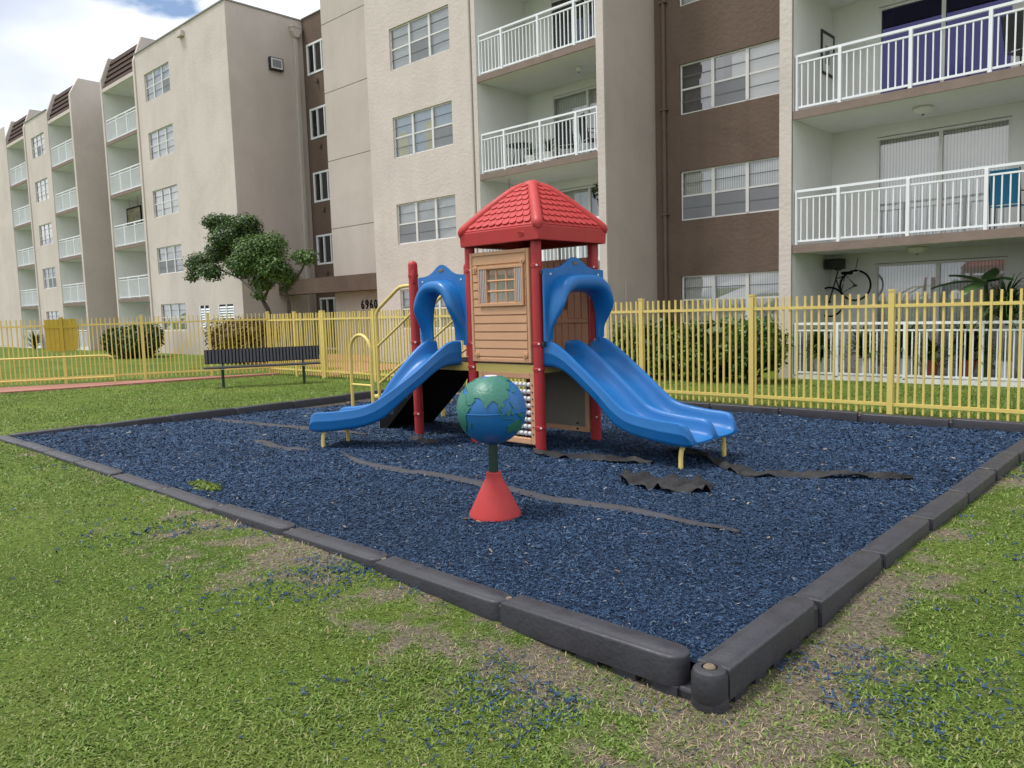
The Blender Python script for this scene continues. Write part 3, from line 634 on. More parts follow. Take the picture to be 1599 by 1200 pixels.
kerb_run(KX0-KW/2, KY1, -math.pi/2, 7, (KY1-KY0)/7)
box('corner_ledge', M['kerb'], bd, -1.72, xk-.03, yk-.055, yk+.055, -.16, .012, .012)
# corner socket with its stake, lower tab sticking out
cs = MB().lathe([(.070, -.18), (.073, -.01), (.068, .022), (.05, .026)], xk, KY0-KW+.035, 24).build('corner_tab', M['kerb'], bd, smooth=True)
cs2 = MB().lathe([(.066, .0), (.070, .02), (.070, KH-.025), (.062, KH-.006), (.045, KH+.002), (.032, KH+.002), (.030, KH-.022), (.001, KH-.022)], xk, KY0-KW+.03, 24).build('corner_socket', M['kerb'], bd, smooth=True)
MB().lathe([(.024, KH-.03), (.024, KH+.002), (.018, KH+.008), (.001, KH+.009)], xk, KY0-KW+.03, 16).build('stake', M['stake'], cs2, smooth=True)

# ------------------------------------------------------------------ play structure
ps = thing('play_structure', 'red roofed plastic playhouse climber with blue hooded slides', 'playground', (0, 0, 0))
A = (-6.15, 5.92); Bp = (-5.19, 5.92); C = (-5.19, 6.86); D = (-6.15, 6.86); Ep = (-7.17, 5.96); Fp = (-7.17, 6.86); PR = .056
def post(x, y, z1, cap=True):
    prof = [(PR, -.15), (PR, z1-.05)]+[(PR*math.cos(a), z1-.05+.055*math.sin(a)) for a in np.linspace(.2, math.pi/2, 6)]
    prof[-1] = (.0005, z1+.005)
    return MB().lathe(prof, x, y, 24).build('post', M['red'], ps, smooth=True)
for q in (A, Bp, C, D): post(*q, 2.26)
pe = post(*Ep, 2.12); post(*Fp, 2.12)
MB().lathe([(.001, 0), (.018, 0), (.024, .03), (.024, .12), (.018, .15), (.001, .15)], 0, 0, 12).build('clamp_tab', M['red'], pe, smooth=True).location = (Ep[0]+.05, Ep[1]-.035, 1.86)
DZ = .93
dk = box('deck', M['black'], ps, -7.12, -5.22, 5.96, 6.82, DZ-.06, DZ, .01)
for y in (5.925, 6.855): box('deck_edge', M['tubeyellow'], dk, -7.10, -5.25, y-.02, y+.02, DZ-.075, DZ+.012)
for x in (-7.13, -5.20): box('deck_edge', M['tubeyellow'], dk, x-.018, x+.018, 5.99, 6.80, DZ-.075, DZ+.012)
for q in (A, Bp, C, D, Ep):
    for z in (DZ-.03, .30, 1.16, 1.95):
        cl = MB().lathe([(PR+.001, z-.018), (PR+.006, z-.014), (PR+.006, z+.014), (PR+.001, z+.018)], q[0], q[1], 24).build('clamp_band', M['red'], ps, smooth=True)
        bo = MB().lathe([(.001, .014), (.010, .011), (.012, 0)], 0, 0, 8).build('bolt', M['frame'], cl); bo.location = (q[0]+(PR+.004)*.707, q[1]-(PR+.004)*.707, z); bo.rotation_euler = (math.pi/2, 0, math.pi/4)
# hip roof
RC = Vector((-5.62, 6.37)); RH = .56; ZT = 2.355; AP = .545
def roof_pt(side, u, t):
    """side 0..3, u in -1..1 along the eave, t 1 at eave, 0 at apex"""
    h = ZT + AP*(1-t**1.22)*(1-.10*math.exp(-(t/.12)**2)); w = RH*t
    x, y = u*w, -w
    a = side*math.pi/2; c, s = math.cos(a), math.sin(a)
    return Vector((RC.x+x*c-y*s, RC.y+x*s+y*c, h))
mb = MB()
for sd_ in range(4): mb.grid([[roof_pt(sd_, u, t) for u in np.linspace(-1, 1, 11)] for t in np.linspace(1, .0, 14)])
rf = mb.build('roof', M['redplastic'], ps, smooth=True)
mb = MB()
ring = lambda o, z: [(RC.x+o, RC.y-o, z), (RC.x+o, RC.y+o, z), (RC.x-o, RC.y+o, z), (RC.x-o, RC.y-o, z)]
mb.grid([ring(RH-.05, 2.205), ring(RH-.012, 2.195), ring(RH-.002, 2.20), ring(RH+.004, 2.335), ring(RH-.004, 2.352), ring(RH-.03, 2.362)], close=True)
mb.build('fascia', M['redplastic'], rf, bevel=.006)
for sd_ in range(4):
    pts = [roof_pt(sd_, 1, t) for t in [1.0, .985, .96]+list(np.linspace(.92, .02, 9))]
    MB().tube([(p.x, p.y, p.z-(.05 if i_ == 0 else .03 if i_ == 1 else .026)) for i_, p in enumerate(pts)], [.012, .042, .056]+[.060-.006*i/8 for i in range(9)], 12).build('hip_ridge', M['redplastic'], rf, smooth=True)
MB().lathe([(.115*math.cos(a), ZT+AP-.090+.085*math.sin(a)) for a in np.linspace(.1, math.pi/2-.01, 7)]+[(.0005, ZT+AP-.004)], RC.x, RC.y, 24).build('roof_cap', M['redplastic'], rf, smooth=True)
NR = 8
for sd_ in range(4):
    for r_ in range(NR):
        t0 = .965-r_*.104; t1 = t0-.125
        if t1 < .1: continue
        wid = RH*2*t0-.17; n = max(1, int(round(wid/.098)))
        for i in range(n):
            uc = (-wid/2+(i+.5)*wid/n)/(RH*t0); hw = wid/n/2/(RH*t0)*.93
            top_, bot = [], []
            prof = [(-hw, t1, .004), (hw, t1, .004)]+[(hw*math.cos(a), t0-.035+.035*math.sin(a), .016) for a in np.linspace(0, math.pi, 7)]
            mbs = MB(); nrm = (roof_pt(sd_, uc+.02, t0)-roof_pt(sd_, uc-.02, t0)).cross(roof_pt(sd_, uc, t0-.05)-roof_pt(sd_, uc, t0)).normalized()
            if nrm.z < 0: nrm = -nrm
            topv = [roof_pt(sd_, max(-1, min(1, uc+u)), t_)+nrm*o for u, t_, o in prof]; botv = [roof_pt(sd_, max(-1, min(1, uc+u)), t_)-nrm*.004 for u, t_, o in prof]
            mbs.v = [tuple(p) for p in topv+botv]; k = len(prof); mbs.f = [tuple(range(k))]+[(j, (j+1) % k, k+(j+1) % k, k+j) for j in range(k)]
            mbs.build('shingle', M['redplastic'], rf)
em = MB().tube([(.040*math.cos(a), 0, .019*math.sin(a)) for a in np.linspace(0, 2*math.pi, 25)], .004, 6, False).build('emblem_ring', M['redplastic'], rf, smooth=True); em.location = (RC.x+.33, RC.y-RH-.004, 2.272)
mb = MB().box(-.022, .022, -.003, .003, .004, .008).box(-.022, .022, -.003, .003, -.008, -.004).box(-.024, -.016, -.0031, .0031, -.008, .008); o = mb.build('emblem_mark', M['redplastic'], rf); o.location = (RC.x+.33, RC.y-RH-.004, 2.272)
# house front panel between posts A and B (faces the lawn)
X0, X1, Z0, Z1, YP = -6.10, -5.245, .965, 2.13, 5.875
wx0, wx1, wz0, wz1 = -5.855, -5.425, 1.60, 1.93
hp_ = wall_y(ps, X0, X1, Z0, Z1, YP, [(wx0, wx1, wz0, wz1)], M['tan'], .045, 'house_panel')
mb = MB(); mb.box(X0, X0+.035, YP-.014, YP+.05, Z0, Z1).box(X1-.035, X1, YP-.014, YP+.05, Z0, Z1).box(X0+.035, X1-.035, YP-.0138, YP+.05, Z0, Z0+.045).box(X0+.035, X1-.035, YP-.0138, YP+.05, Z1-.04, Z1)
mb.build('panel_frame', M['tan'], hp_, bevel=.008)
box('panel_back', M['tangroove'], hp_, X0+.036, X1-.036, YP+.006, YP+.008, Z0+.05, wz0-.01)
fx0, fx1, fz0, fz1 = -5.965, -5.315, 1.555, 1.975
nb = 12; bh = (Z1-.05-(Z0+.055))/nb
for i in range(nb):
    a, b_ = Z0+.055+i*bh, Z0+.055+(i+1)*bh-.007
    segs = [(X0+.045, X1-.045)]
    if b_ > fz0-.01 and a < fz1+.01: segs = [(X0+.045, fx0-.015), (fx1+.015, X1-.045)]
    for s0, s1 in segs: MB().prism([(YP-.001, a), (YP-.013, a+.006), (YP-.009, b_-.004), (YP-.001, b_)], lambda u, v, w: (w, u, v), s0, s1).build('siding_board', M['tan'], hp_, bevel=.002)
wf = MB().box(fx0, fx1, YP-.028, YP+.03, fz0, fz0+.035).box(fx0, fx1, YP-.028, YP+.03, fz1-.03, fz1).box(fx0, fx0+.025, YP-.0278, YP+.03, fz0+.035, fz1-.03).box(fx1-.025, fx1, YP-.0278, YP+.03, fz0+.035, fz1-.03).box(wx0-.008, wx0+.015, YP-.024, YP+.03, fz0+.035, fz1-.03).box(wx1-.015, wx1+.008, YP-.024, YP+.03, fz0+.035, fz1-.03)
wf.build('window_frame', M['tan'], hp_, bevel=.004)
for s0, s1 in ((fx0+.026, wx0-.01), (wx1+.01, fx1-.026)):
    sh = box('shutter', M['shutter'], hp_, s0, s1, YP-.016, YP-.003, fz0+.037, fz1-.032)
    for j in range(3):
        xx = s0+(s1-s0)*(j+.5)/3; box('shutter_rib', M['shutter'], sh, xx-.006, xx+.006, YP-.024, YP-.0165, fz0+.045, fz1-.04)
mb = MB()
for q in (1/3, 2/3): mb.tube([(wx0+(wx1-wx0)*q, YP, wz0), (wx0+(wx1-wx0)*q, YP, wz1)], .013, 8)
for q in (1/3, 2/3): mb.tube([(wx0, YP-.004, wz0+(wz1-wz0)*q), (wx1, YP-.004, wz0+(wz1-wz0)*q)], .012, 8)
mb.build('window_bars', M['tan'], hp_, smooth=True)
for x, z in ((X0+.085, Z1-.17), (X1-.085, Z1-.12), (X0+.075, Z0+.08), (X1-.075, Z0+.08)):
    o = MB().lathe([(.001, .02), (.012, .02), (.014, .008), (.032, .008), (.034, 0), (.02, -.01)], 0, 0, 18).build('boss', M['tan'], hp_, smooth=True); o.location = (x, YP-.014, z); o.rotation_euler.x = math.pi/2
# vertical plank panel on the far side C-D
vp = box('plank_panel', M['tangroove'], ps, -6.10, -5.245, 6.845, 6.86, 1.0, 2.06)
npk = 9; pw = .855/npk
for i in range(npk):
    x = -6.10+i*pw
    if .3 < (x+6.10)/.855 < .62:
        parts = ((1.0, 1.5), (1.80, 2.06))
    else: parts = ((1.0, 1.34), (1.40, 2.06)) if i % 9 != 4 else ((1.0, 1.34), (1.40, 2.06))
    for z0, z1 in parts: MB().box(x+.004, x+pw-.004, 6.825, 6.846, z0, z1).build('plank', M['plank'], vp, bevel=.003)
box('cross_rail', M['plank'], vp, -6.10, -5.245, 6.815, 6.847, 1.345, 1.395, .004)
box('small_window', M['frame'], vp, -5.79, -5.60, 6.82, 6.844, 1.54, 1.76); MB().box(-5.82, -5.57, 6.81, 6.835, 1.50, 1.54).box(-5.82, -5.57, 6.81, 6.835, 1.76, 1.80).box(-5.82, -5.79, 6.8105, 6.835, 1.54, 1.76).box(-5.60, -5.57, 6.8105, 6.835, 1.54, 1.76).build('small_window_frame', M['plank'], vp, bevel=.003)
MB().box(-5.70, -5.69, 6.812, 6.836, 1.54, 1.76).build('small_window_bar', M['plank'], vp)
# bead panel below the house panel
ab = MB().box(-6.06, -5.995, 5.90, 5.945, .11, .86).box(-5.305, -5.24, 5.90, 5.945, .11, .86).box(-5.995, -5.305, 5.901, 5.944, .795, .86).box(-5.995, -5.305, 5.901, 5.944, .11, .18).build('bead_frame', M['tan'], ps, bevel=.012)
for i in range(8):
    z = .225+i*.073
    rod = MB().tube([(-5.996, 5.922, z), (-5.304, 5.922, z)], .007, 8).build('bead_rod', M['bead'], ab)
    xs = sorted(rnd.uniform(0, 1) for _ in range(7))
    for k in range(7):
        x = -5.98+.66*((k*.052+(.35 if rnd.random() < .4 else 0)+.28*xs[k]) % 1.0)
        o = MB().lathe([(.008, -.028), (.024, -.018), (.028, 0), (.024, .018), (.008, .028)], 0, 0, 12).build('bead', M['bead'], ab, smooth=True); o.location = (-5.33-k*.058-(.25 if k > 3+i % 3 else 0), 5.922, z); o.rotation_euler.y = math.pi/2
    for x in (-6.028, -5.272):
        o = MB().lathe([(.001, .006), (.008, .005), (.009, 0)], 0, 0, 8).build('bolt', M['dark'], ab); o.location = (x, 5.899, z); o.rotation_euler.x = math.pi/2
box('panel_bracket', M['tubeyellow'], ps, -6.08, -5.26, 5.925, 5.955, .885, .925)
# grey board panel below the deck on the far side
gb = box('back_board', M['greyboard'], ps, -6.04, -5.30, 6.84, 6.855, .17, .86)
MB().box(-6.09, -6.03, 6.82, 6.87, .12, .88).box(-5.31, -5.25, 6.82, 6.87, .12, .88).box(-6.03, -5.31, 6.821, 6.869, .12, .175).box(-6.03, -5.31, 6.821, 6.869, .84, .88).build('board_frame', M['tan'], gb, bevel=.006)
for x in (-5.95, -5.42):
    for z in (.15, .215): o = MB().lathe([(.001, .012), (.012, .01), (.014, 0)], 0, 0, 10).build('bolt', M['dark'], gb); o.location = (x, 6.82, z); o.rotation_euler.x = math.pi/2
# slides
PRO_S = [-.06, .05, .14, .30, .49, .63, .73, .84, .95, 1.06, 1.18, 1.36, 1.56, 1.62, 1.665]
RIM = [1.185, 1.19, 1.165, 1.065, .92, .81, .73, .64, .56, .52, .50, .48, .465, .435, .33]
BOT = [.92, .92, .915, .855, .72, .61, .51, .40, .345, .31, .29, .265, .25, .25, .27]
def interp(s, ys):
    i = max(0, min(len(PRO_S)-2, next((k-1 for k in range(1, len(PRO_S)) if PRO_S[k] >= s), len(PRO_S)-2)))
    def tang(k): a, b_ = max(k-1, 0), min(k+1, len(ys)-1); return (ys[b_]-ys[a])/(PRO_S[b_]-PRO_S[a])
    h = PRO_S[i+1]-PRO_S[i]; t = (s-PRO_S[i])/h
    return (2*t**3-3*t*t+1)*ys[i]+(t**3-2*t*t+t)*h*tang(i)+(-2*t**3+3*t*t)*ys[i+1]+(t**3-t*t)*h*tang(i+1)
def slide_profile(W_, lanes):
    """closed section (lateral u, t: 0 underside .. 1 rim)"""
    h = W_/2; left = [(-h+.05, .0), (-h+.012, .06), (-h, .2), (-h+.002, .5), (-h-.002, .54), (-h+.001, .58), (-h+.004, .88), (-h+.008, .965), (-h+.024, 1.0), (-h+.045, .985), (-h+.060, .92), (-h+.070, .74), (-h+.085, .5), (-h+.115, .33), (-h+.16, .265)]
    if lanes == 1: mid = [(-.08, .245), (0, .24), (.08, .245)]
    else: mid = [(-.16, .245), (-.085, .30), (-.055, .44), (-.042, .74), (-.030, .90), (-.012, .955), (.012, .955), (.030, .90), (.042, .74), (.055, .44), (.085, .30), (.16, .245)]
    pts = left+mid+[(-u, t) for u, t in reversed(left)]
    return pts+[(h*.5, -.0), (0, .02 if lanes == 1 else .10), (-h*.5, -.0)]
def slide(name, path, W_, lanes, n=64):
    """path(s)->(x,y,dirx,diry)"""
    prof = slide_profile(W_, lanes); rows = []
    for s in np.linspace(PRO_S[0], PRO_S[-1], n):
        x, y, dx, dy = path(s); r, bt = interp(s, RIM), interp(s, BOT); nxl, nyl = -dy, dx
        sq = 1-.10*max(0, (s-1.5)/.175)**2
        rows.append([(x+nxl*u*sq, y+nyl*u*sq, bt+(r-bt)*t) for u, t in prof])
    mb = MB(); mb.grid(rows, close=True); k = len(prof); n0 = len(mb.v)
    mb.f.append(tuple(range(k))); mb.f.append(tuple(n0-k+i for i in range(k)))
    o = mb.build(name, M['blue'], ps); o.data.polygons.foreach_set('use_smooth', [True]*len(o.data.polygons)); o.data.set_sharp_from_angle(angle=math.radians(50)); return o
yc = 6.40
s1 = slide('double_slide', lambda s: (-5.14+s, yc, 1, 0), .94, 2); s1['label'] = 'wide straight two lane blue slide'
b0, b1_, b2_, b3_ = [Vector(q) for q in ((-6.565, 5.86), (-6.661, 5.214), (-6.757, 5.006), (-7.397, 4.822))]
bez = lambda t: b0*(1-t)**3+b1_*3*t*(1-t)**2+b2_*3*t*t*(1-t)+b3_*t**3
ts = np.linspace(0, 1, 201); cum = np.concatenate([[0], np.cumsum([(bez(ts[i+1])-bez(ts[i])).length for i in range(200)])])
def lpath(s):
    q = s*cum[-1]/1.62; t = float(np.interp(q, cum, ts)); p = bez(t); e_ = .004; d = (bez(min(t+e_, 1))-bez(max(t-e_, 0))).normalized()
    over = q-cum[-1] if q > cum[-1] else (q if q < 0 else 0)
    return p.x+d.x*over, p.y+d.y*over, d.x, d.y
s2 = slide('curved_slide', lpath, .56, 1); s2['label'] = 'narrow curved blue slide'
def leg_hoop(p, q, z, parent):
    """two bent yellow feet below a slide exit"""
    for a, o in ((p, q), (q, p)):
        d = (Vector(o)-Vector(a)).normalized(); a = Vector(a)
        pts = [(a.x, a.y, -.1), (a.x, a.y, z-.10), (a.x+d.x*.012, a.y+d.y*.012, z-.045), (a.x+d.x*.045, a.y+d.y*.045, z-.012), (a.x+d.x*.10, a.y+d.y*.10, z+.004)]
        MB().tube(pts, .022, 12).build('slide_foot', M['tubeyellow'], parent, smooth=True)
leg_hoop((-3.60, 6.00), (-3.60, 6.80), .255, s1)
e0 = lpath(1.50); nl_ = (-e0[3], e0[2]); leg_hoop((e0[0]+nl_[0]*.22, e0[1]+nl_[1]*.22), (e0[0]-nl_[0]*.22, e0[1]-nl_[1]*.22), .262, s2)
# hoods
def hood(name, org, ex, ey, half, oh, otop, reach, pw):
    """org on panel plane at z=0; ex lateral unit, ey outward unit; oh, otop: opening half width and top"""
    N = 49; us = np.linspace(-1, 1, N)
    def outline(u):
        a = abs(u)
        if a > .62: return (half*math.copysign(1, u), 1.19+(1.915-1.19)*(1-a)/.38)
        x = u/.62*half; bump = .125*math.exp(-(x/(.36*half))**2*.9); return (x, 1.915+bump)
    def arch(u, hw, top, pw):
        th = (u+1)/2*math.pi; c, s_ = -math.cos(th), math.sin(th)
        return (hw*math.copysign(abs(c)**(2/pw), c), 1.19+(top-1.19)*abs(s_)**(2/pw))
    def P(l, z, f): return tuple(org+ex*l+ey*f+Vector((0, 0, z)))
    rings = [[P(*outline(u), -.022) for u in us], [P(*outline(u), .0) for u in us]]
    h0 = half*.93
    for wq, tq, f in ((0, 0, .006), (.02, 0, .04), (.04, .02, .12), (.06, .05, .20), (.10, .10, .265), (.17, .22, .31), (.28, .42, .33), (.42, .62, .325), (.58, .80, .285), (.75, .90, .20), (.9, .97, .10), (1, 1, .0), (1, 1, -.022)):
        row = []
        for u in us:
            x, z = arch(u, h0+(oh-h0)*wq, 1.865+(otop-1.865)*tq, pw); g_ = float(sstep(1.20, 1.60, z))
            row.append(P(x, z, f if f <= .006 else .006+f*reach*g_))
        rings.append(row)
    mb = MB().grid(rings); o = mb.build(name, M['blue'], ps); o.data.polygons.foreach_set('use_smooth', [True]*len(o.data.polygons)); o.data.set_sharp_from_angle(angle=math.radians(42))
    pl_ = MB().box(-.035, .035, -.004, .004, -.016, .016).build('maker_plate', M['stake'], o, bevel=.006); pl_.location = org+ey*.006+Vector((0, 0, 1.975)); pl_.rotation_euler.z = math.atan2(ex.y, ex.x)
    for sx in (-.8, .8):
        bo = MB().lathe([(.001, .008), (.010, .006), (.012, 0)], 0, 0, 10).build('bolt', M['frame'], o); bo.location = org+ex*half*sx+ey*.002+Vector((0, 0, 1.86)); bo.rotation_euler = (math.pi/2, 0, math.atan2(ex.y, ex.x))
    for sx in (-1, 1): 
        for z in (1.88, 1.16):
            bk = box('hood_bracket', M['dark'], o, -.016, .016, -.016, .016, z-.02, z+.02); bk.location = org+ex*(half-.012)*sx+ey*-.034
    for sx in (-.88, .88):
        st_ = MB().box(-.03, .03, -.012, .012, 1.14, 1.215).build('hood_strap', M['blue'], o); st_.location = org+ex*half*sx+ey*-.008; st_.rotation_euler.z = math.atan2(ex.y, ex.x)
    return o
hood('slide_hood', Vector((-5.075, 6.395, 0)), Vector((0, 1, 0)), Vector((1, 0, 0)), .495, .375, 1.68, .58, 3.6)
hood('slide_hood', Vector((-6.575, 5.875, 0)), Vector((1, 0, 0)), Vector((0, -1, 0)), .405, .19, 1.71, .52, 2.7)
# black steps and their yellow handrails behind the curved slide
sp = MB(); sx0 = -7.19
prof = [(sx0, .90), (sx0, .66)]
prof = [(-7.16, .87), (-7.16, .70), (-7.44, .70), (-7.44, .47), (-7.74, .47), (-7.74, .24), (-8.04, .24), (-8.04, .0), (-7.95, .0), (-7.30, .55), (-7.12, .80)]
stp = MB().prism(prof, lambda u, v, w: (u, w, v), 6.02, 6.82).build('steps', M['black'], ps)
for y in (6.06, 6.92):
    MB().tube([(-8.06, y, -.1), (-8.06, y, 1.46), (-8.04, y, 1.53), (-7.99, y, 1.58), (-7.62, y, 1.80), (-7.55, y, 1.83), (-7.46, y, 1.84), (-7.20, y-.03, 1.84)], .022, 10).build('handrail', M['tubeyellow'], stp, smooth=True)
    MB().tube([(-8.05, y, 1.10), (-7.22, y-.03, 1.56)], .016, 8).build('handrail', M['tubeyellow'], stp, smooth=True)
    MB().tube([(-8.05, y, .62), (-7.80, y, .76), (-7.22, y-.03, 1.06)], .016, 8).build('handrail', M['tubeyellow'], stp, smooth=True)

# loop bar and stepping pods
la = thing('loop_bar', 'yellow loop bar with one rung standing at mulch edge', 'climber')
ax0, ax1, ay = -9.96, -9.44, 6.97; ar = (ax1-ax0)/2; acx = (ax0+ax1)/2
MB().tube([(ax0, ay, -.1), (ax0, ay, .94)]+[(acx+ar*math.cos(a), ay, .94+ar*math.sin(a)) for a in np.linspace(math.pi, 0, 15)[1:-1]]+[(ax1, ay, .94), (ax1, ay, -.1)], .026, 12).build('loop', M['tubeyellow'], la, smooth=True)
MB().tube([(ax0, ay, .44), (ax1, ay, .44)], .018, 8).build('rung', M['tubeyellow'], la, smooth=True)
for x, y, z, lb in ((-9.62, 7.25, .27, 'pale yellow stepping pod behind the loop bar'), (-8.30, 7.35, .27, 'pale yellow stepping pod behind the black steps')):
    pd = thing('stepping_pod', lb, 'stepping pod', (x, y, 0), 0)
    MB().lathe([(.03, -.1), (.03, z-.06)], 0, 0, 14).build('stem', M['tubeyellow'], pd, smooth=True); MB().lathe([(.03, z-.07), (.13, z-.055), (.145, z-.03), (.14, z-.005), (.12, z), (.001, z)], 0, 0, 24).build('pad', M['tubeyellow'], pd, smooth=True)

# ------------------------------------------------------------------ globe spinner
gl = thing('globe_spinner', 'blue and green spinning globe on a red cone base', 'globe', (-3.81, 3.83, 0))
GR = .243; GZc = .82
MB().lathe([(.001, .055), (.178, .055), (.186, .065), (.183, .085), (.070, .315), (.058, .335), (.056, .372), (.049, .378), (.001, .378)], 0, 0, 40).build('cone_base', M['redcone'], gl, smooth=True)
MB().lathe([(.033, -.05), (.033, .62)], 0, 0, 20).build('post', M['greenpost'], gl, smooth=True)
gs = MB().lathe([(.0008, GZc-GR)]+[(GR*math.cos(a), GZc+GR*math.sin(a)) for a in np.linspace(-math.pi/2+.05, math.pi/2-.05, 40)]+[(.0008, GZc+GR)], 0, 0, 64).build('sphere', M['globe'], gl, smooth=True)
MB().tube([((GR+.002)*math.cos(a), (GR+.002)*math.sin(a), GZc-.005) for a in np.linspace(0, 2*math.pi, 65)], .0045, 8, False).build('seam_ring', M['globe'], gs, smooth=True)
MB().lathe([(.045, GZc+GR-.012), (.045, GZc+GR-.003), (.038, GZc+GR), (.001, GZc+GR)], 0, 0, 20).build('top_plate', M['bead'], gs, smooth=True)
CONT = {
 'eurasia': [(-9,37),(-9,43),(-2,44),(-4,48),(2,51),(8,54),(9,57),(12,55),(20,55),(23,59),(30,60),(22,61),(22,65),(18,62),(17,57),(12,59),(6,59),(10,64),(20,70),(30,71),(42,67),(55,69),(70,72),(80,73),(100,77),(115,74),(140,73),(160,70),(178,69),(178,64),(165,60),(162,53),(156,58),(142,59),(136,55),(141,50),(130,43),(127,36),(124,40),(118,39),(122,36),(121,30),(117,24),(108,21),(106,17),(109,12),(104,9),(101,13),(101,6),(104,2),(98,8),(98,15),(94,18),(90,22),(86,20),(80,14),(79,9),(76,9),(73,18),(70,22),(66,25),(57,26),(56,24),(59,22),(52,16),(44,13),(39,21),(35,29),(36,36),(28,37),(27,40),(22,37),(20,41),(13,45),(17,40),(12,42),(9,44),(3,42),(-2,37)],
 'africa': [(-6,35),(10,37),(20,32),(32,31),(36,24),(43,12),(51,11),(45,3),(40,-4),(40,-16),(35,-22),(32,-28),(26,-34),(18,-34),(14,-24),(12,-15),(13,-6),(9,0),(9,4),(4,6),(-8,4),(-14,10),(-17,15),(-17,21),(-10,30)],
 'australia': [(114,-22),(122,-18),(129,-14),(136,-12),(136,-15),(141,-17),(142,-11),(146,-19),(153,-26),(153,-31),(150,-37),(144,-39),(138,-35),(131,-31),(124,-33),(117,-35),(115,-33)],
 'borneo': [(109,1),(113,4),(117,7),(119,4),(117,0),(116,-4),(111,-3)],
 'sumatra': [(95,5),(98,4),(104,-2),(106,-6),(102,-4),(98,1)],
 'java': [(105,-7),(115,-8),(124,-8),(124,-10),(114,-9.5),(106,-8.5)],
 'sulawesi': [(119,0),(124,1),(122,-1),(123,-5),(121,-3),(119.5,-5)],
 'new_guinea': [(131,-1),(138,-1.5),(147,-6),(150,-10),(143,-9),(138,-8),(133,-4)],
 'philippines': [(120,18),(122,17),(122,13),(126,9),(125,6),(123,9),(120,14)],
 'japan': [(130,33),(136,36),(140,41),(144,44),(142,42),(140,35),(134,33)],
 'madagascar': [(44,-20),(47,-15),(50,-14),(48,-22),(45,-25)],
 'britain': [(-5,50),(1,51),(0,54),(-3,58),(-5,56),(-3,53)],
 'north_america': [(-165,62),(-155,71),(-125,70),(-95,72),(-80,65),(-62,58),(-56,51),(-70,43),(-80,32),(-81,26),(-90,30),(-97,25),(-95,18),(-87,21),(-83,10),(-92,15),(-105,20),(-112,30),(-122,37),(-124,48),(-135,58),(-150,60)],
 'south_america': [(-77,8),(-62,10),(-50,1),(-35,-6),(-39,-16),(-48,-26),(-57,-36),(-65,-42),(-68,-53),(-74,-50),(-71,-30),(-71,-18),(-80,-5)]}
LON0 = 87; face = math.atan2(-1, 1)     # meridian turned to the front
from mathutils.geometry import delaunay_2d_cdt
for nm, poly in CONT.items():
    pts = [Vector(p) for p in poly]
    dense = []
    for i in range(len(pts)):
        a, b_ = pts[i], pts[(i+1) % len(pts)]; k = max(1, int((b_-a).length/5))
        dense += [a+(b_-a)*j/k+Vector((rnd.uniform(-.7, .7), rnd.uniform(-.7, .7))) for j in range(k)]
    nE = len(dense); lo = Vector((min(p.x for p in dense), min(p.y for p in dense))); hi = Vector((max(p.x for p in dense), max(p.y for p in dense)))
    x = lo.x
    inner = []
    while x < hi.x:
        y = lo.y
        while y < hi.y: inner.append(Vector((x+.1, y+.13))); y += 6
        x += 6
    vv, ed, ff, *_ = delaunay_2d_cdt(dense+inner, [(i, (i+1) % nE) for i in range(nE)], [list(range(nE))], 2, 1e-4)
    if not ff: continue
    def sph(p, r): la_, lo_ = math.radians(p.y), math.radians(p.x-LON0)+face; return (r*math.cos(la_)*math.cos(lo_), r*math.cos(la_)*math.sin(lo_), GZc+r*math.sin(la_))
    mb = MB(); mb.v = [sph(p, GR+.0065) for p in vv]; mb.f = [tuple(f) for f in ff]
    cnt = {}
    for f in ff:
        for i in range(len(f)): e_ = tuple(sorted((f[i], f[(i+1) % len(f)]))); cnt[e_] = cnt.get(e_, 0)+1
    n0 = len(mb.v); mb.v += [sph(p, GR-.002) for p in vv]
    for (i, j), c in cnt.items():
        if c == 1: mb.f.append((i, j, n0+j, n0+i))
    mb.build('continent' if len(poly) > 12 else 'island', M['land'], gs, smooth=True)

# ------------------------------------------------------------------ bench
bp0, bp1 = Vector((-16.12, 7.93)), Vector((-15.28, 9.42)); bdv = (bp1-bp0).normalized(); bmid = (bp0+bp1)/2
bn = thing('park_bench', 'black slatted park bench on green legs beside the fence', 'bench', (bmid.x, bmid.y, 0), math.atan2(bdv.y, bdv.x))
# local x along the bench, local -y towards the playground
BL = 1.22
tilt = lambda z: .20+(z-.45)*.28
for y0 in (-.22, -.125, -.03, .065): box('seat_slat', M['benchblack'], bn, -BL, BL, y0, y0+.085, .43, .465, .01)
bk = MB().prism([(.145+.0, .52), (.165, .52), (.245, .83), (.225, .83)], lambda u, v, w: (w, u, v), -BL, BL).build('backrest', M['black'], bn, bevel=.008)  # plate coloured darker than its strips: shade of the gaps put into the colour
for i in range(34):
    x = -BL+.04+i*(2*BL-.08)/33
    MB().prism([(.126, .53), (.146, .53), (.224, .825), (.204, .825)], lambda u, v, w: (w, u, v), x-.024, x+.024).build('back_strip', M['benchblack'], bk)
for x in (-.855, .855):
    MB().tube([(x, .03, -.1), (x, .03, .42)], .032, 12).build('leg', M['greenpost'], bn, smooth=True)
    MB().tube([(x, .03, .40), (x, .15, .42), (x, .19, .52), (x, .26, .78)], .022, 10).build('back_support', M['greenpost'], bn, smooth=True)
    box('seat_bracket', M['frame'], bn, x-.05, x+.05, -.18, .14, .405, .4285)

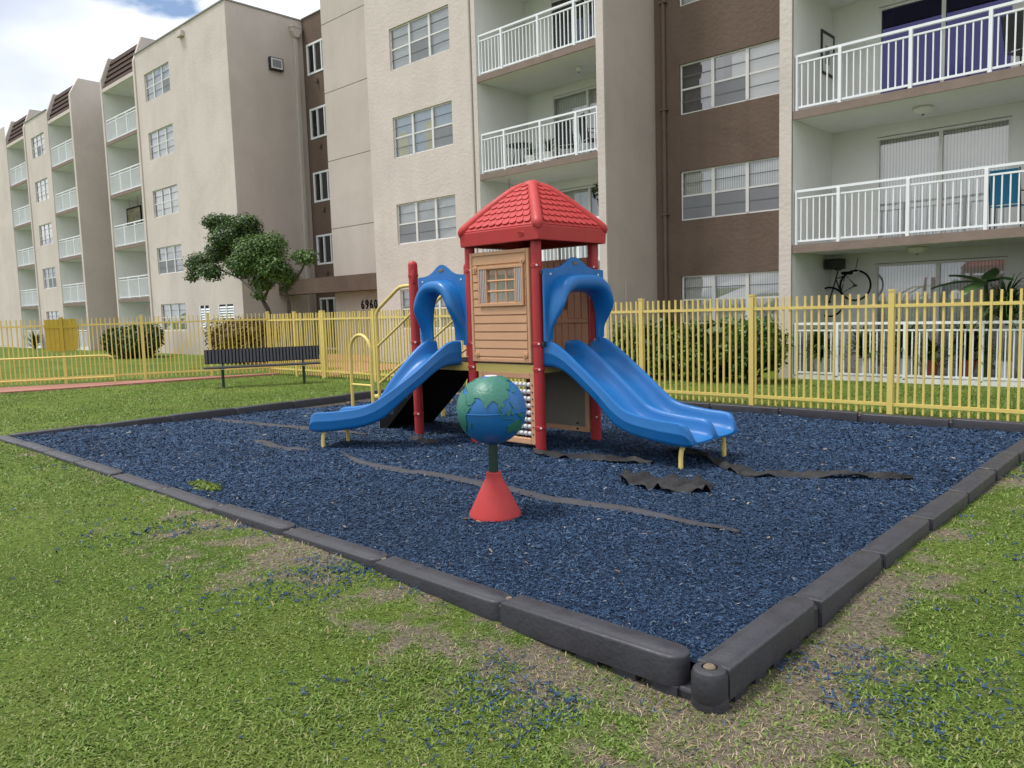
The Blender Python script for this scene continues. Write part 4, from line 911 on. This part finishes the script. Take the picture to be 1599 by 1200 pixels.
# ------------------------------------------------------------------ torn weed barrier cloth
def ribbon(label, pts, w, m, lift=.02, seedv=0, seg=60):
    pts = [Vector(p) for p in pts]; cum_ = [0]
    for i in range(len(pts)-1): cum_.append(cum_[-1]+(pts[i+1]-pts[i]).length)
    rows = []; k = 7; r_ = random.Random(seedv)
    for i in range(seg+1):
        q = cum_[-1]*i/seg; j = max(0, min(len(pts)-2, next((a-1 for a in range(1, len(cum_)) if cum_[a] >= q), len(pts)-2)))
        t_ = (q-cum_[j])/max(1e-6, cum_[j+1]-cum_[j]); p = pts[j].lerp(pts[j+1], t_)
        d = (pts[j+1]-pts[j]).normalized(); n = Vector((-d.y, d.x))
        ww = w*(.72+.35*float(fbm(i*.07, seedv*3.1, 2, 3)))*min(1, .15+4*min(i, seg-i)/seg); off = .02*(float(fbm(i*.10, seedv, 9, 3))-.5)
        row = []
        for a in range(k):
            u = a/(k-1)-.5; x = p.x+n.x*(u*ww+off); y = p.y+n.y*(u*ww+off)
            z = float(mulch_z(x, y))+.014+lift*max(0, float(fbm(i*.16+a*.25, seedv+a*.3, 4, 3))*1.6-.55)+(.004 if a in (2, 3, 4) else -.010)
            row.append((x, y, z))
        rows.append(row)
    o = MB().grid(rows).build('weed_barrier', m, None, smooth=True); so_ = o.modifiers.new('solid', 'SOLIDIFY'); so_.thickness = .004
    return tag(o, label, 'weed cloth')
ribbon('long faded strip of weed cloth passing behind the red cone', [(-6.76, 4.55), (-6.2, 4.36), (-5.75, 4.33), (-5.0, 4.40), (-4.18, 4.40), (-3.54, 4.42), (-2.99, 4.44), (-2.22, 4.40)], .15, M['greyfabric'], .010, 1, 90)
ribbon('faded strip of weed cloth running from far border to curved slide', [(-11.18, 5.29), (-10.4, 5.28), (-9.6, 5.32), (-8.3, 5.42), (-7.6, 5.5)], .24, M['greyfabric'], .015, 2)
ribbon('short faded weed cloth scrap before the exit of curved slide', [(-8.34, 4.43), (-7.83, 4.40), (-7.16, 4.44)], .20, M['greyfabric'], .012, 3, 40)
ribbon('black twisted weed cloth trailing from the double slide to border', [(-4.1, 6.62), (-3.6, 6.55), (-3.25, 6.35), (-3.02, 6.12), (-2.65, 6.30), (-2.26, 6.55), (-1.88, 6.72)], .17, M['fabric'], .085, 4, 90)
ribbon('crumpled weed cloth flap below the exit of double slide', [(-3.80, 5.42), (-3.45, 5.35), (-3.15, 5.32), (-2.92, 5.22)], .52, M['fabric'], .085, 5, 70)
ribbon('wrinkled weed cloth at foot of red post under double slide', [(-5.14, 5.74), (-4.72, 5.86), (-4.3, 5.93), (-3.9, 6.02)], .26, M['fabric'], .05, 6, 60)
ribbon('small weed cloth scrap under the play deck', [(-7.0, 5.75), (-6.7, 5.6), (-6.35, 5.55)], .22, M['fabric'], .04, 7, 40)

# ------------------------------------------------------------------ vegetation
def leaf_cloud(name, parent, lobes, n, size, m, seed, flat=.35, shell=.55, aspect=.5):
    """n small folded leaves spread through ellipsoid lobes"""
    r = np.random.default_rng(seed); L = np.array(lobes, float); vol = L[:, 3]*L[:, 4]*L[:, 5]; idx = r.choice(len(L), n, p=vol/vol.sum())
    d = r.normal(size=(n, 3)); d /= np.linalg.norm(d, axis=1)[:, None]; rad = (shell+(1-shell)*r.random(n))[:, None]*(.88+.24*r.random((n, 1)))
    c = L[idx, :3]+d*L[idx, 3:6]*rad
    # clumping
    ph = np.sin(c*(2.2/size*.35)+seed).sum(1); keep = ph > -1.9; c = c[keep]; d = d[keep]; n = len(c)
    nrm = d+np.array([0, 0, flat])+r.normal(scale=.55, size=(n, 3)); nrm /= np.linalg.norm(nrm, axis=1)[:, None]
    t_ = np.cross(nrm, r.normal(size=(n, 3))); t_ /= np.linalg.norm(t_, axis=1)[:, None]; b_ = np.cross(nrm, t_)
    s = size*(.6+.8*r.random((n, 1)))
    p0 = c-t_*s*.5; p2 = c+t_*s*.5; p1 = c+b_*s*aspect*.5+nrm*s*.08; p3 = c-b_*s*aspect*.5+nrm*s*.08
    V = np.stack([p0, p1, p2, p3], 1).reshape(-1, 3); F = np.arange(4*n).reshape(-1, 4)
    return np_mesh(name, V, F, m, parent)
def at_px(px, py, Y):                                   # photo pixel -> point on the plane y = Y (placement of vegetation behind the fence)
    d = f2+r3*((px-800)/1207.68)-u3*((py-600)/1207.68); t_ = Y/d.y; return Vector((0, 0, CAM_H))+d*t_
TY = 13.1
tr = thing('tree', 'small spreading dark green tree with leaning twin trunks by entrance', 'tree', tuple(at_px(428, 575, TY).xy)+(0,))
tp = tr.location
def T(px, py, dy=0): q = at_px(px, py, TY+dy); return (q.x-tp.x, q.y-tp.y, q.z)
MB().tube([T(440, 583), T(430, 520), T(418, 482), T(405, 460), T(395, 430), T(385, 395)], [.10, .085, .075, .06, .045, .02], 10).build('trunk', M['bark'], tr, smooth=True)
MB().tube([T(446, 583, .2), T(452, 520, .2), T(452, 478, .2), T(447, 455, .2), T(455, 425, .2)], [.085, .07, .06, .045, .02], 10).build('trunk', M['bark'], tr, smooth=True)
for a in ([T(408, 465), T(375, 435), T(340, 420), T(318, 415)], [T(400, 445), T(380, 400), T(360, 365)], [T(448, 455, .2), T(470, 425, .2), T(480, 405, .2)], [T(412, 470), T(425, 440), T(430, 400)]): MB().tube(a, [.045, .035, .025, .012], 8).build('limb', M['bark'], tr, smooth=True)
px = .0205
def lobe(x, y, rx, rz, dy=0, ry=None): q = T(x, y, dy); return (*q, rx*px, (ry or rx*1.0)*px, rz*px)
lobes = [lobe(345, 345, 30, 13, .2), lobe(385, 347, 24, 15, .3), lobe(355, 372, 34, 22, 0), lobe(338, 350, 26, 13, .2), lobe(365, 365, 36, 24, .3), lobe(392, 358, 22, 20, .5), lobe(345, 395, 30, 22, .1), lobe(312, 412, 28, 22, -.1), lobe(330, 425, 25, 17, -.3), lobe(300, 432, 15, 11, -.2), lobe(400, 395, 38, 28, -.5), lobe(425, 385, 26, 24, -.3), lobe(385, 415, 34, 22, -.7), lobe(428, 418, 28, 22, -.4), lobe(410, 442, 22, 14, -.3), lobe(478, 402, 19, 14, .2), lobe(462, 398, 14, 9, .1), lobe(449, 432, 20, 15, .1), lobe(445, 452, 12, 8, .2), lobe(405, 462, 13, 9, -.2)]
dk_ = [l for l, c in zip(lobes, [1, 1, 1]+[1, 1, 1, 1, 1, 1, 1]+[0]*20) if c]; lt_ = [l for l, c in zip(lobes, [1, 1, 1]+[1, 1, 1, 1, 1, 1, 1]+[0]*20) if not c]
leaf_cloud('crown', tr, dk_, 17000, .088, M['leafdark'], 3, .6, .40, .6); leaf_cloud('crown', tr, lt_, 17000, .085, M['leaf'], 4, .6, .40, .6)
inner = MB()
def shrub(name, label, cat, cx, cy, rx, ry, h, n, size, m, seed, group=None):
    o = thing(name, label, cat, (cx, cy, 0), 0, group)
    r = random.Random(seed); lb = [(0, 0, h*.5, rx*.93, ry*.93, h*.5)]
    for i in range(14):
        a = r.uniform(0, 6.28); lb.append((rx*.6*math.cos(a), ry*.6*math.sin(a), h*r.uniform(.35, .75), rx*.4, ry*.45, h*.32))
    leaf_cloud('foliage', o, lb, n, size, m, seed, .2, .7, .55)
    for i in range(5):
        a = r.uniform(0, 6.28); MB().tube([(.1*math.cos(a), .1*math.sin(a), -.05), (rx*.4*math.cos(a), ry*.4*math.sin(a), h*.6)], [.025, .01], 6).build('stem', M['bark'], o)
    # shaded core of twigs and old leaves
    leaf_cloud('inner_foliage', o, [(0, 0, h*.47, rx*.75, ry*.75, h*.44)], n//4, size*2.2, m, seed+9, 0, .5, .8)
    return o
# trimmed hedge: box-like lobes
hd = thing('hedge', 'dense green hedge behind yellow fence below brown wall', 'hedge', (-7.95, 13.6, 0))
lb = []
rh = random.Random(5)
for i in range(46):
    lb.append((rh.uniform(-1.65, 1.65), rh.uniform(-.3, .4), rh.uniform(.30, 1.02), .34, .3, .30))
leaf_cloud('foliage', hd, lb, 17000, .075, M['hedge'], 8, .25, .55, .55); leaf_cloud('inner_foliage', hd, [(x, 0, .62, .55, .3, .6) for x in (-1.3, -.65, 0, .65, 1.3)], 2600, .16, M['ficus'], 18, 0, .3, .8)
for i in range(7): MB().tube([(-1.5+i*.5, 0, -.05), (-1.45+i*.5, .05, .7)], [.03, .012], 6).build('stem', M['bark'], hd)
shrub('shrub', 'trimmed dark green shrub on lawn between mustard panel and bench', 'shrub', -33.3, 12.6, 2.0, 1.0, 1.35, 9000, .13, M['ficus'], 12)
shrub('shrub', 'rusty orange leaved shrub below the spreading tree', 'shrub', -24.4, 12.75, 1.95, .9, 1.52, 10000, .10, M['croton'], 13)
def spiky(name, label, cat, x, y, z, n, L, m, seed, pot=None, lean=.9, wid=.02, group=None):
    o = thing(name, label, cat, (x, y, z), 0, group); r = np.random.default_rng(seed); V, F = [], []
    for i in range(n):
        a = r.uniform(0, 6.283); el = r.uniform(.15, 1.35); l = L*r.uniform(.6, 1.1); base = np.array([0, 0, (.30 if pot else 0)+r.uniform(0, L*.35)]); d = np.array([math.cos(a)*math.cos(el), math.sin(a)*math.cos(el), math.sin(el)]); sd2 = np.array([-math.sin(a), math.cos(a), 0])
        k = len(V); w = wid
        for j in range(5):
            t_ = j/4; p = base+d*l*t_-np.array([0, 0, lean*l*t_*t_*.6]); ww = w*(1-t_)**.7*(1 if j else .6)
            V += [p-sd2*ww, p+sd2*ww]
        for j in range(4): F.append([k+2*j, k+2*j+1, k+2*j+3, k+2*j+2])
    np_mesh('leaves', np.array(V), np.array(F), m, o)
    if pot: MB().lathe([(.001, 0), (.10, 0), (.14, .28), (.155, .28), (.155, .32), (.13, .32), (.125, .29), (.001, .28)], 0, 0, 20).build('pot', M[pot], o, smooth=True)
    MB().tube([(0, 0, .2 if pot else -.05), (0, 0, (.30 if pot else 0)+L*.35)], .025, 8).build('stem', M['bark'], o)
    return o
q = at_px(58, 535, 14.3); spiky('yucca', 'dark spiky plant by wall left of mustard panel', 'plant', q.x, 14.2, 0, 60, 1.25, M['plantleaf'], 4, None, .4, .05)
# patio plants on the ground floor, right
spiky('palm', 'feathery green palm arching over patio railing', 'plant', -2.86, 15.2, .08, 420, 1.15, M['plantleaf'], 5, 'whitepot', .9, .016).children[0].location.z = .62
for i, (x, y, l, n, s_, lb_, pt) in enumerate([(-5.95, 15.15, .72, 260, .035, 'bushy potted plant on patio under the bicycle', 'whitepot'), (-5.15, 15.2, .85, 130, .035, 'spiky potted plant on patio before blinds, in white pot', 'whitepot'), (-4.45, 15.3, .95, 170, .03, 'tall grassy potted plant on patio in white pot behind railing', 'whitepot'), (-3.98, 15.1, .55, 130, .03, 'small potted plant in red pot behind patio railing', 'pot'), (-3.45, 15.3, .85, 190, .04, 'leafy potted plant in red pot under the banana leaves', 'pot')]):
    spiky('potted_plant', lb_, 'plant', x, y, .085, n, l, M['plantleaf'], 20+i, pt, .7, s_)
# banana leaves
ba = thing('banana_plant', 'banana plant with broad drooping dark leaves on patio', 'plant', (-3.2, 15.45, .085))
MB().tube([(0, 0, 0), (.02, 0, 1.0), (-.02, -.05, 1.7)], [.06, .05, .03], 10).build('stem', M['plantleaf'], ba, smooth=True)
for dx, dy, dz, l, w, dr in ((-1, -.25, .22, .85, .13, .30), (-.85, .25, .45, .72, .15, .25), (.8, -.5, .4, .6, .12, .35), (-.25, -.9, .1, .7, .15, .4), (.1, .6, .6, .6, .12, .3)):
    d = Vector((dx, dy, dz)).normalized(); sdv = d.cross(Vector((0, 0, 1))).normalized(); rows = []
    for j in range(11):
        t_ = j/10; p = Vector((-.02, -.05, 1.66))+d*l*t_-Vector((0, 0, dr*l*t_*t_)); ww = w*math.sin(math.pi*min(1, .06+t_*.94))**.6*(1 if t_ > .12 else .15)
        rows.append([p-sdv*ww-Vector((0, 0, .03)), p-sdv*ww*.5, p+Vector((0, 0, .006)), p+sdv*ww*.5, p+sdv*ww-Vector((0, 0, .03))])
    MB().grid(rows).build('leaf', M['plantleaf'], ba, smooth=True)
# bicycle hung against the patio wall
bi = thing('bicycle', 'dark bicycle with a box carrier hanging on the patio wall', 'bicycle', (-5.95, 16.35, 1.42))
for x, z in ((-.30, .05), (.22, .37)):
    wh = MB().tube([(x+.30*math.cos(a), 0, z+.30*math.sin(a)) for a in np.linspace(0, 2*math.pi, 33)], .02, 8, False).build('tyre', M['black'], bi, smooth=True)
    for i in range(12): a = i*math.pi/6; MB().tube([(x, 0, z), (x+.285*math.cos(a), 0, z+.285*math.sin(a))], .003, 4).build('spoke', M['frame'], wh)
    MB().tube([(x, -.04, z), (x, .04, z)], .03, 8).build('hub', M['dark'], wh)
MB().tube([(-.30, 0, .05), (-.16, 0, .55), (-.13, 0, .68)], .016, 8).tube([(.22, 0, .37), (-.06, 0, .22), (.02, 0, .60), (.22, 0, .37)], .015, 8).tube([(-.06, 0, .22), (-.17, 0, .52), (.02, 0, .58)], .016, 8).build('frame', M['dark'], bi, smooth=True)
MB().tube([(-.13, -.25, .74), (-.13, -.1, .70), (-.13, .1, .70), (-.13, .25, .74)], .013, 8).build('handlebar', M['dark'], bi, smooth=True)
MB().tube([(-.02, -.02, .42), (.32, -.08, .66)], .012, 8).build('crank', M['frame'], bi, smooth=True)
box('carrier_box', M['dark'], bi, -.36, -.02, -.14, .14, .72, .93, .015); box('saddle', M['black'], bi, -.05, .16, -.06, .06, .60, .66, .02)
MB().tube([(.22, 0, .67), (.22, .15, .93)], .008, 6).build('hook', M['dark'], bi)
# balcony furniture
def chair(label, x, y, z, rot, m, fm):
    c = thing('balcony_chair', label, 'chair', (x, y, z), rot)
    for sx in (-.22, .22):
        MB().tube([(sx, -.2, 0), (sx, -.2, .62), (sx, -.05, .64), (sx, .2, .62)], .012, 6).build('leg', M[fm], c); MB().tube([(sx, .12, 0), (sx, .2, .45), (sx, .32, .98)], .012, 6).build('leg', M[fm], c)
    MB().grid([[(-.21, -.2, .42), (.21, -.2, .42)], [(-.21, .18, .40), (.21, .18, .40)]]).build('seat', M[m], c, fix=False).modifiers.new('s', 'SOLIDIFY').thickness = .02
    MB().grid([[(-.21, .18, .42), (.21, .18, .42)], [(-.20, .32, .97), (.20, .32, .97)]]).build('backrest', M[m], c, fix=False).modifiers.new('s', 'SOLIDIFY').thickness = .02
    return c
chair('bright blue folding chair on balcony above the patio', -2.92, 15.35, FLR(1)+.01, math.pi, 'bluechair', 'dark')
chair('black balcony chair before the violet glass doors', -2.75, 15.5, FLR(2)+.01, math.pi-.4, 'dark', 'dark')
chair('dark balcony chair near blinds beside the round table', -12.35, 15.4, FLR(2)+.01, math.pi+.3, 'dark', 'dark')
chair('dark balcony chair close to pier by the round table', -11.5, 15.3, FLR(2)+.01, math.pi-.5, 'dark', 'dark')
tb = thing('patio_table', 'round dark table on balcony above the red playhouse roof', 'table', (-14.0, 15.4, FLR(2)+.01))
MB().lathe([(.001, .68), (.32, .68), (.33, .70), (.32, .715), (.001, .72)], 0, 0, 24).build('table_top', M['dark'], tb, smooth=True)
for i in range(3): a = i*2.09; MB().tube([(.08*math.cos(a), .08*math.sin(a), .68), (.2*math.cos(a), .2*math.sin(a), 0)], .015, 6).build('leg', M['dark'], tb)
for i, (x, l, lb_) in enumerate(((-13.45, .42, 'small dark potted plant next to round balcony table'), (-12.85, .5, 'taller dark potted plant beside balcony chair'))): spiky('potted_plant', lb_, 'plant', x, 15.25, FLR(2)+.01, 50, l, M['plantleaf'], 40+i, 'whitepot', .5, .03)
hb = thing('hanging_plant', 'hanging leafy plant below balcony ceiling beside pier', 'plant', (-11.35, 15.4, SLB(2)-.75)); leaf_cloud('foliage', hb, [(0, 0, .1, .26, .22, .22), (.05, 0, -.12, .18, .16, .2)], 700, .09, M['plantleaf'], 61, -.2, .3, .5); MB().tube([(0, 0, .1), (0, 0, .75)], .006, 5).build('hanger', M['dark'], hb)
fq = thing('flower_pot', 'hanging red flowers left in balcony behind playhouse roof', 'plant', (-14.2, 15.2, SLB(2)-.72)); leaf_cloud('flowers', fq, [(0, 0, 0, .16, .14, .12)], 160, .07, M['flower'], 63, 0, .3, .7); leaf_cloud('foliage', fq, [(0, 0, 0, .2, .18, .16)], 300, .07, M['plantleaf'], 64, 0, .3, .5); MB().tube([(0, 0, 0), (0, 0, .72)], .006, 5).build('hanger', M['dark'], fq)
pf = thing('picture_frame', 'framed picture on side wall of the upper balcony', 'picture', (-6.345, 16.36, 6.05))
MB().box(0, .03, -.34, -.29, 0, .84).box(0, .03, .29, .34, 0, .84).box(.0, .03, -.29, .29, 0, .05).box(0, .03, -.29, .29, .79, .84).build('frame', M['dark'], pf); box('print', M['whitepot'], pf, .002, .012, -.29, .29, .05, .79); box('print_motif', M['screen'], pf, .0125, .014, -.12, .10, .22, .58)
hs = thing('hanging_picture', 'dark framed picture hanging in balcony opening of tree wing', 'picture', (-39.0, 15.25, 6.02))
MB().box(-.85, .85, 0, .06, .05, .12).box(-.85, .85, 0, .06, .86, .93).box(-.85, -.78, 0.001, .06, .12, .86).box(.78, .85, .001, .06, .12, .86).build('frame', M['black'], hs); box('print', mat('autumn print', (.25, .20, .10), .6, 0, 1, .8, 3.5, (.02, .03, .02)), hs, -.78, .78, .01, .04, .12, .86)
for x in (-.5, .5): MB().tube([(x, .03, .93), (x, .03, 1.4)], .006, 4).build('wire', M['dark'], hs)
# weeds in the mulch
wd = thing('weed_patch', 'small bright green weed patch growing in blue mulch', 'weed', (-6.42, 2.93, float(mulch_z(-6.42, 2.93))))
leaf_cloud('foliage', wd, [(0, 0, .015, .24, .10, .03), (-.12, .02, .012, .12, .08, .025), (.15, -.01, .02, .10, .07, .03)], 900, .035, M['blade'], 71, .8, .1, .5)

# ------------------------------------------------------------------ grass leaves, thatch, rubber chips (uncountable)
def scatter_blades(name, x, y, z, length, width, m, seed, up=1.0, label=None, cat=None):
    r = np.random.default_rng(seed); n = len(x); a = r.uniform(0, 2*np.pi, n); el = np.clip(r.normal(.75*up, .38, n), .08, 1.45)
    L_ = length*r.uniform(.55, 1.25, n); w = width*r.uniform(.6, 1.25, n); bend = r.uniform(.2, .9, n)
    c, s = np.cos(a), np.sin(a); sx, sy = -s, c
    base = np.stack([x, y, z-.004], 1); d = np.stack([c*np.cos(el), s*np.cos(el), np.sin(el)], 1); side = np.stack([sx, sy, np.zeros(n)], 1)
    mid = base+d*(L_*.55)[:, None]; tip = base+d*L_[:, None]+np.stack([c*bend*L_*.25, s*bend*L_*.25, -bend*L_*.45], 1)
    tip[:, 2] = np.maximum(tip[:, 2], z+.004)
    V = np.stack([base-side*w[:, None]*.35, base+side*w[:, None]*.35, mid+side*w[:, None]*.5, mid-side*w[:, None]*.5, tip], 1).reshape(-1, 3)
    k = np.arange(n)[:, None]*5
    F = np.concatenate([k+np.array([[0, 1, 2]]), k+np.array([[0, 2, 3]]), k+np.array([[3, 2, 4]])], 0)
    o = np_mesh(name, V, F, m); o['kind'] = 'stuff'
    return tag(o, label, cat)
def polar_samples(n, r0, r1, p, seed, a0, a1):
    """ground points around the viewpoint, density ~ r**-p"""
    r = np.random.default_rng(seed); u = r.random(n); e_ = 2-p
    rad = (r0**e_+u*(r1**e_-r0**e_))**(1/e_) if abs(e_) > 1e-6 else r0*(r1/r0)**u
    a = r.uniform(a0, a1, n); return rad*np.cos(a), rad*np.sin(a), rad
HB0, HB1 = math.radians(78), math.radians(190)
x, y, rad = polar_samples(760000, 1.15, 24, 1.95, 1, HB0-.15, HB1)
kd = kerb_dist(x, y); wr = wear(x, y); rr_ = np.random.default_rng(2).random(len(x))
clump = fbm(x*9, y*9, 41, 3)
onpath = np.zeros(len(x), bool)
rel = np.stack([x-FA0.x, y-FA0.y], 1); sA = rel@np.array([FAD.x, FAD.y]); dA = rel@np.array([FAN.x, FAN.y]); onpath |= (sA > -.2) & (dA > 0) & (dA < np.interp(sA, [-.2, 1.2, 4.6, 13], [.35, .55, 1.45, 2.5]))
onpath |= (y > 12.4) & (x < -12.5) & (x > -25.1)
ok = (kd > .02) & (rr_ < (1-.80*wr)*(.28+1.2*clump)) & ~onpath & (y < 14.6)
x, y, rad, wr = x[ok], y[ok], rad[ok], wr[ok]
sc_ = np.clip(rad/5.5, .85, 2.6)**.75
scatter_blades('grass', x, y, ground_z(x, y), .030*sc_*(.45+1.15*fbm(x*2.1, y*2.1, 81, 3)), .0078*sc_, M['blade'], 3, .75, 'short broad leaved lawn grass around the play area', 'grass')
x, y, rad = polar_samples(230000, 1.15, 11, 1.9, 5, HB0-.15, HB1); wr = wear(x, y); rr_ = np.random.default_rng(6).random(len(x)); ok = (kerb_dist(x, y) > .0) & (rr_ < .03+.97*wr)
x, y, rad = x[ok], y[ok], rad[ok]; sc_ = np.clip(rad/5, .8, 2)
scatter_blades('thatch', x, y, ground_z(x, y), .05*sc_, .0035*sc_, M['dryblade'], 7, .16, 'dry straw coloured thatch on bare soil outside the border', 'dry grass')
x, y, rad = polar_samples(60000, 1.15, 10, 1.9, 25, HB0-.1, HB1); wr = wear(x, y); rr_ = np.random.default_rng(26).random(len(x)); cl_ = fbm(x*3.2, y*3.2, 66, 3); ok = (kerb_dist(x, y) > .01) & (rr_ < sstep(.50, .62, cl_)*(.25+.75*(wr > .2)))
x, y, rad = x[ok], y[ok], rad[ok]; sc_ = np.clip(rad/5.5, .8, 2)**.75
scatter_blades('creeping_weeds', x, y, ground_z(x, y), .030*sc_, .014*sc_, M['weed'], 27, .5, 'low broad leaved weeds creeping over the worn lawn edge', 'weeds')
def scatter_chips(name, x, y, z, size, m, seed, label, cat):
    r = np.random.default_rng(seed); n = len(x); a = r.uniform(0, np.pi, n); tl_ = r.normal(0, .35, n); roll = r.normal(0, .5, n)
    L_ = size*r.uniform(.5, 1.5, n); w = size*r.uniform(.16, .34, n); h = size*r.uniform(.08, .2, n)
    c, s = np.cos(a), np.sin(a); ax = np.stack([c*np.cos(tl_), s*np.cos(tl_), np.sin(tl_)], 1); si = np.stack([-s*np.cos(roll), c*np.cos(roll), np.sin(roll)], 1); up = np.cross(ax, si)
    ct = np.stack([x, y, z], 1)
    def P(u, v, k): return ct+ax*(u*L_*.5)[:, None]+si*(v*w*.5)[:, None]+up*(k*h)[:, None]
    sk = r.uniform(-.5, .5, n)
    V = np.stack([P(-1, -1+sk, -.2), P(1, -.7, -.2), P(.8, 1+sk, -.2), P(-.9, .8, -.2), P(-.5, .1*sk, 1), P(.55, .1, .9)], 1).reshape(-1, 3)
    k = np.arange(n)[:, None]*6
    F = np.concatenate([k+np.array([q]) for q in ([0, 1, 5], [0, 5, 4], [2, 3, 4], [2, 4, 5])], 0)
    o = np_mesh(name, V, F, m); o['kind'] = 'stuff'; return tag(o, label, cat)
x, y, rad = polar_samples(420000, 2.9, 15.2, 1.6, 8, HB0+.15, HB1)
ok = kerb_dist(x, y) < -.004; x, y, rad = x[ok], y[ok], rad[ok]; sc_ = np.clip(rad/4.2, .8, 3)**.85
z = mulch_z(x, y)+np.random.default_rng(9).uniform(-.003, .012, len(x))
scatter_chips('rubber_mulch', x, y, z, .024*sc_, M['chips'], 10, 'shredded blue rubber mulch filling the play area', 'mulch')
x, y, rad = polar_samples(150000, 1.4, 11, 1.9, 12, HB0, HB1); kd = kerb_dist(x, y); pt = fbm(x*1.9, y*1.9, 55, 3); rr_ = np.random.default_rng(13).random(len(x))
ok = (kd > .0) & (kd < 1.5) & (rr_ < np.exp(-(kd/.62)**2)*sstep(.44, .66, pt)*.62*np.where(y < 3, sstep(-7.5, -4.2, x)*1.0+.05, .9)+.004*np.exp(-kd))
x, y, rad = x[ok], y[ok], rad[ok]; scatter_chips('loose_mulch', x, y, ground_z(x, y)+.008, .030*np.clip(rad/4.2, .8, 2.2)**.75, M['chips'], 14, 'blue rubber chips spilled on the lawn outside the border', 'mulch')
lr = np.random.default_rng(91); n_ = 260; x = lr.uniform(KX0, KX1+1.5, n_); y = lr.uniform(1.2, KY1, n_); inb = kerb_dist(x, y) < -.05; out_ = kerb_dist(x, y) > .05
x, y, inb = x[inb | out_], y[inb | out_], inb[inb | out_]; z = np.where(inb, mulch_z(x, y)+.014, ground_z(x, y)+.03)
scatter_chips('leaf_litter', x, y, z, .034, island_mat('dry leaf', [(0, (.13, .075, .035)), (.6, (.30, .20, .11)), (1, (.46, .38, .26))], .8, .1), 92, 'dry leaf and twig bits lying on mulch and lawn', 'litter')
S.cycles.max_bounces = 8; S.cycles.transparent_max_bounces = 16

GROUPS = {'building': 'cream apartment wings', 'fence': 'yellow picket fences', 'chair': 'chairs on the balconies', 'weed cloth': 'torn strips of weed cloth', 'stepping pod': 'stepping pods by the steps', 'shrub': 'shrubs beyond the fence', 'picture': 'pictures hung in balconies'}
for o in COL.objects:
    if o.parent is None and o.get('category') in GROUPS and 'group' not in o: o['group'] = GROUPS[o['category']]
    if o.parent is None and o.name.startswith('potted_plant'): o['group'] = 'potted plants on patio and balcony'
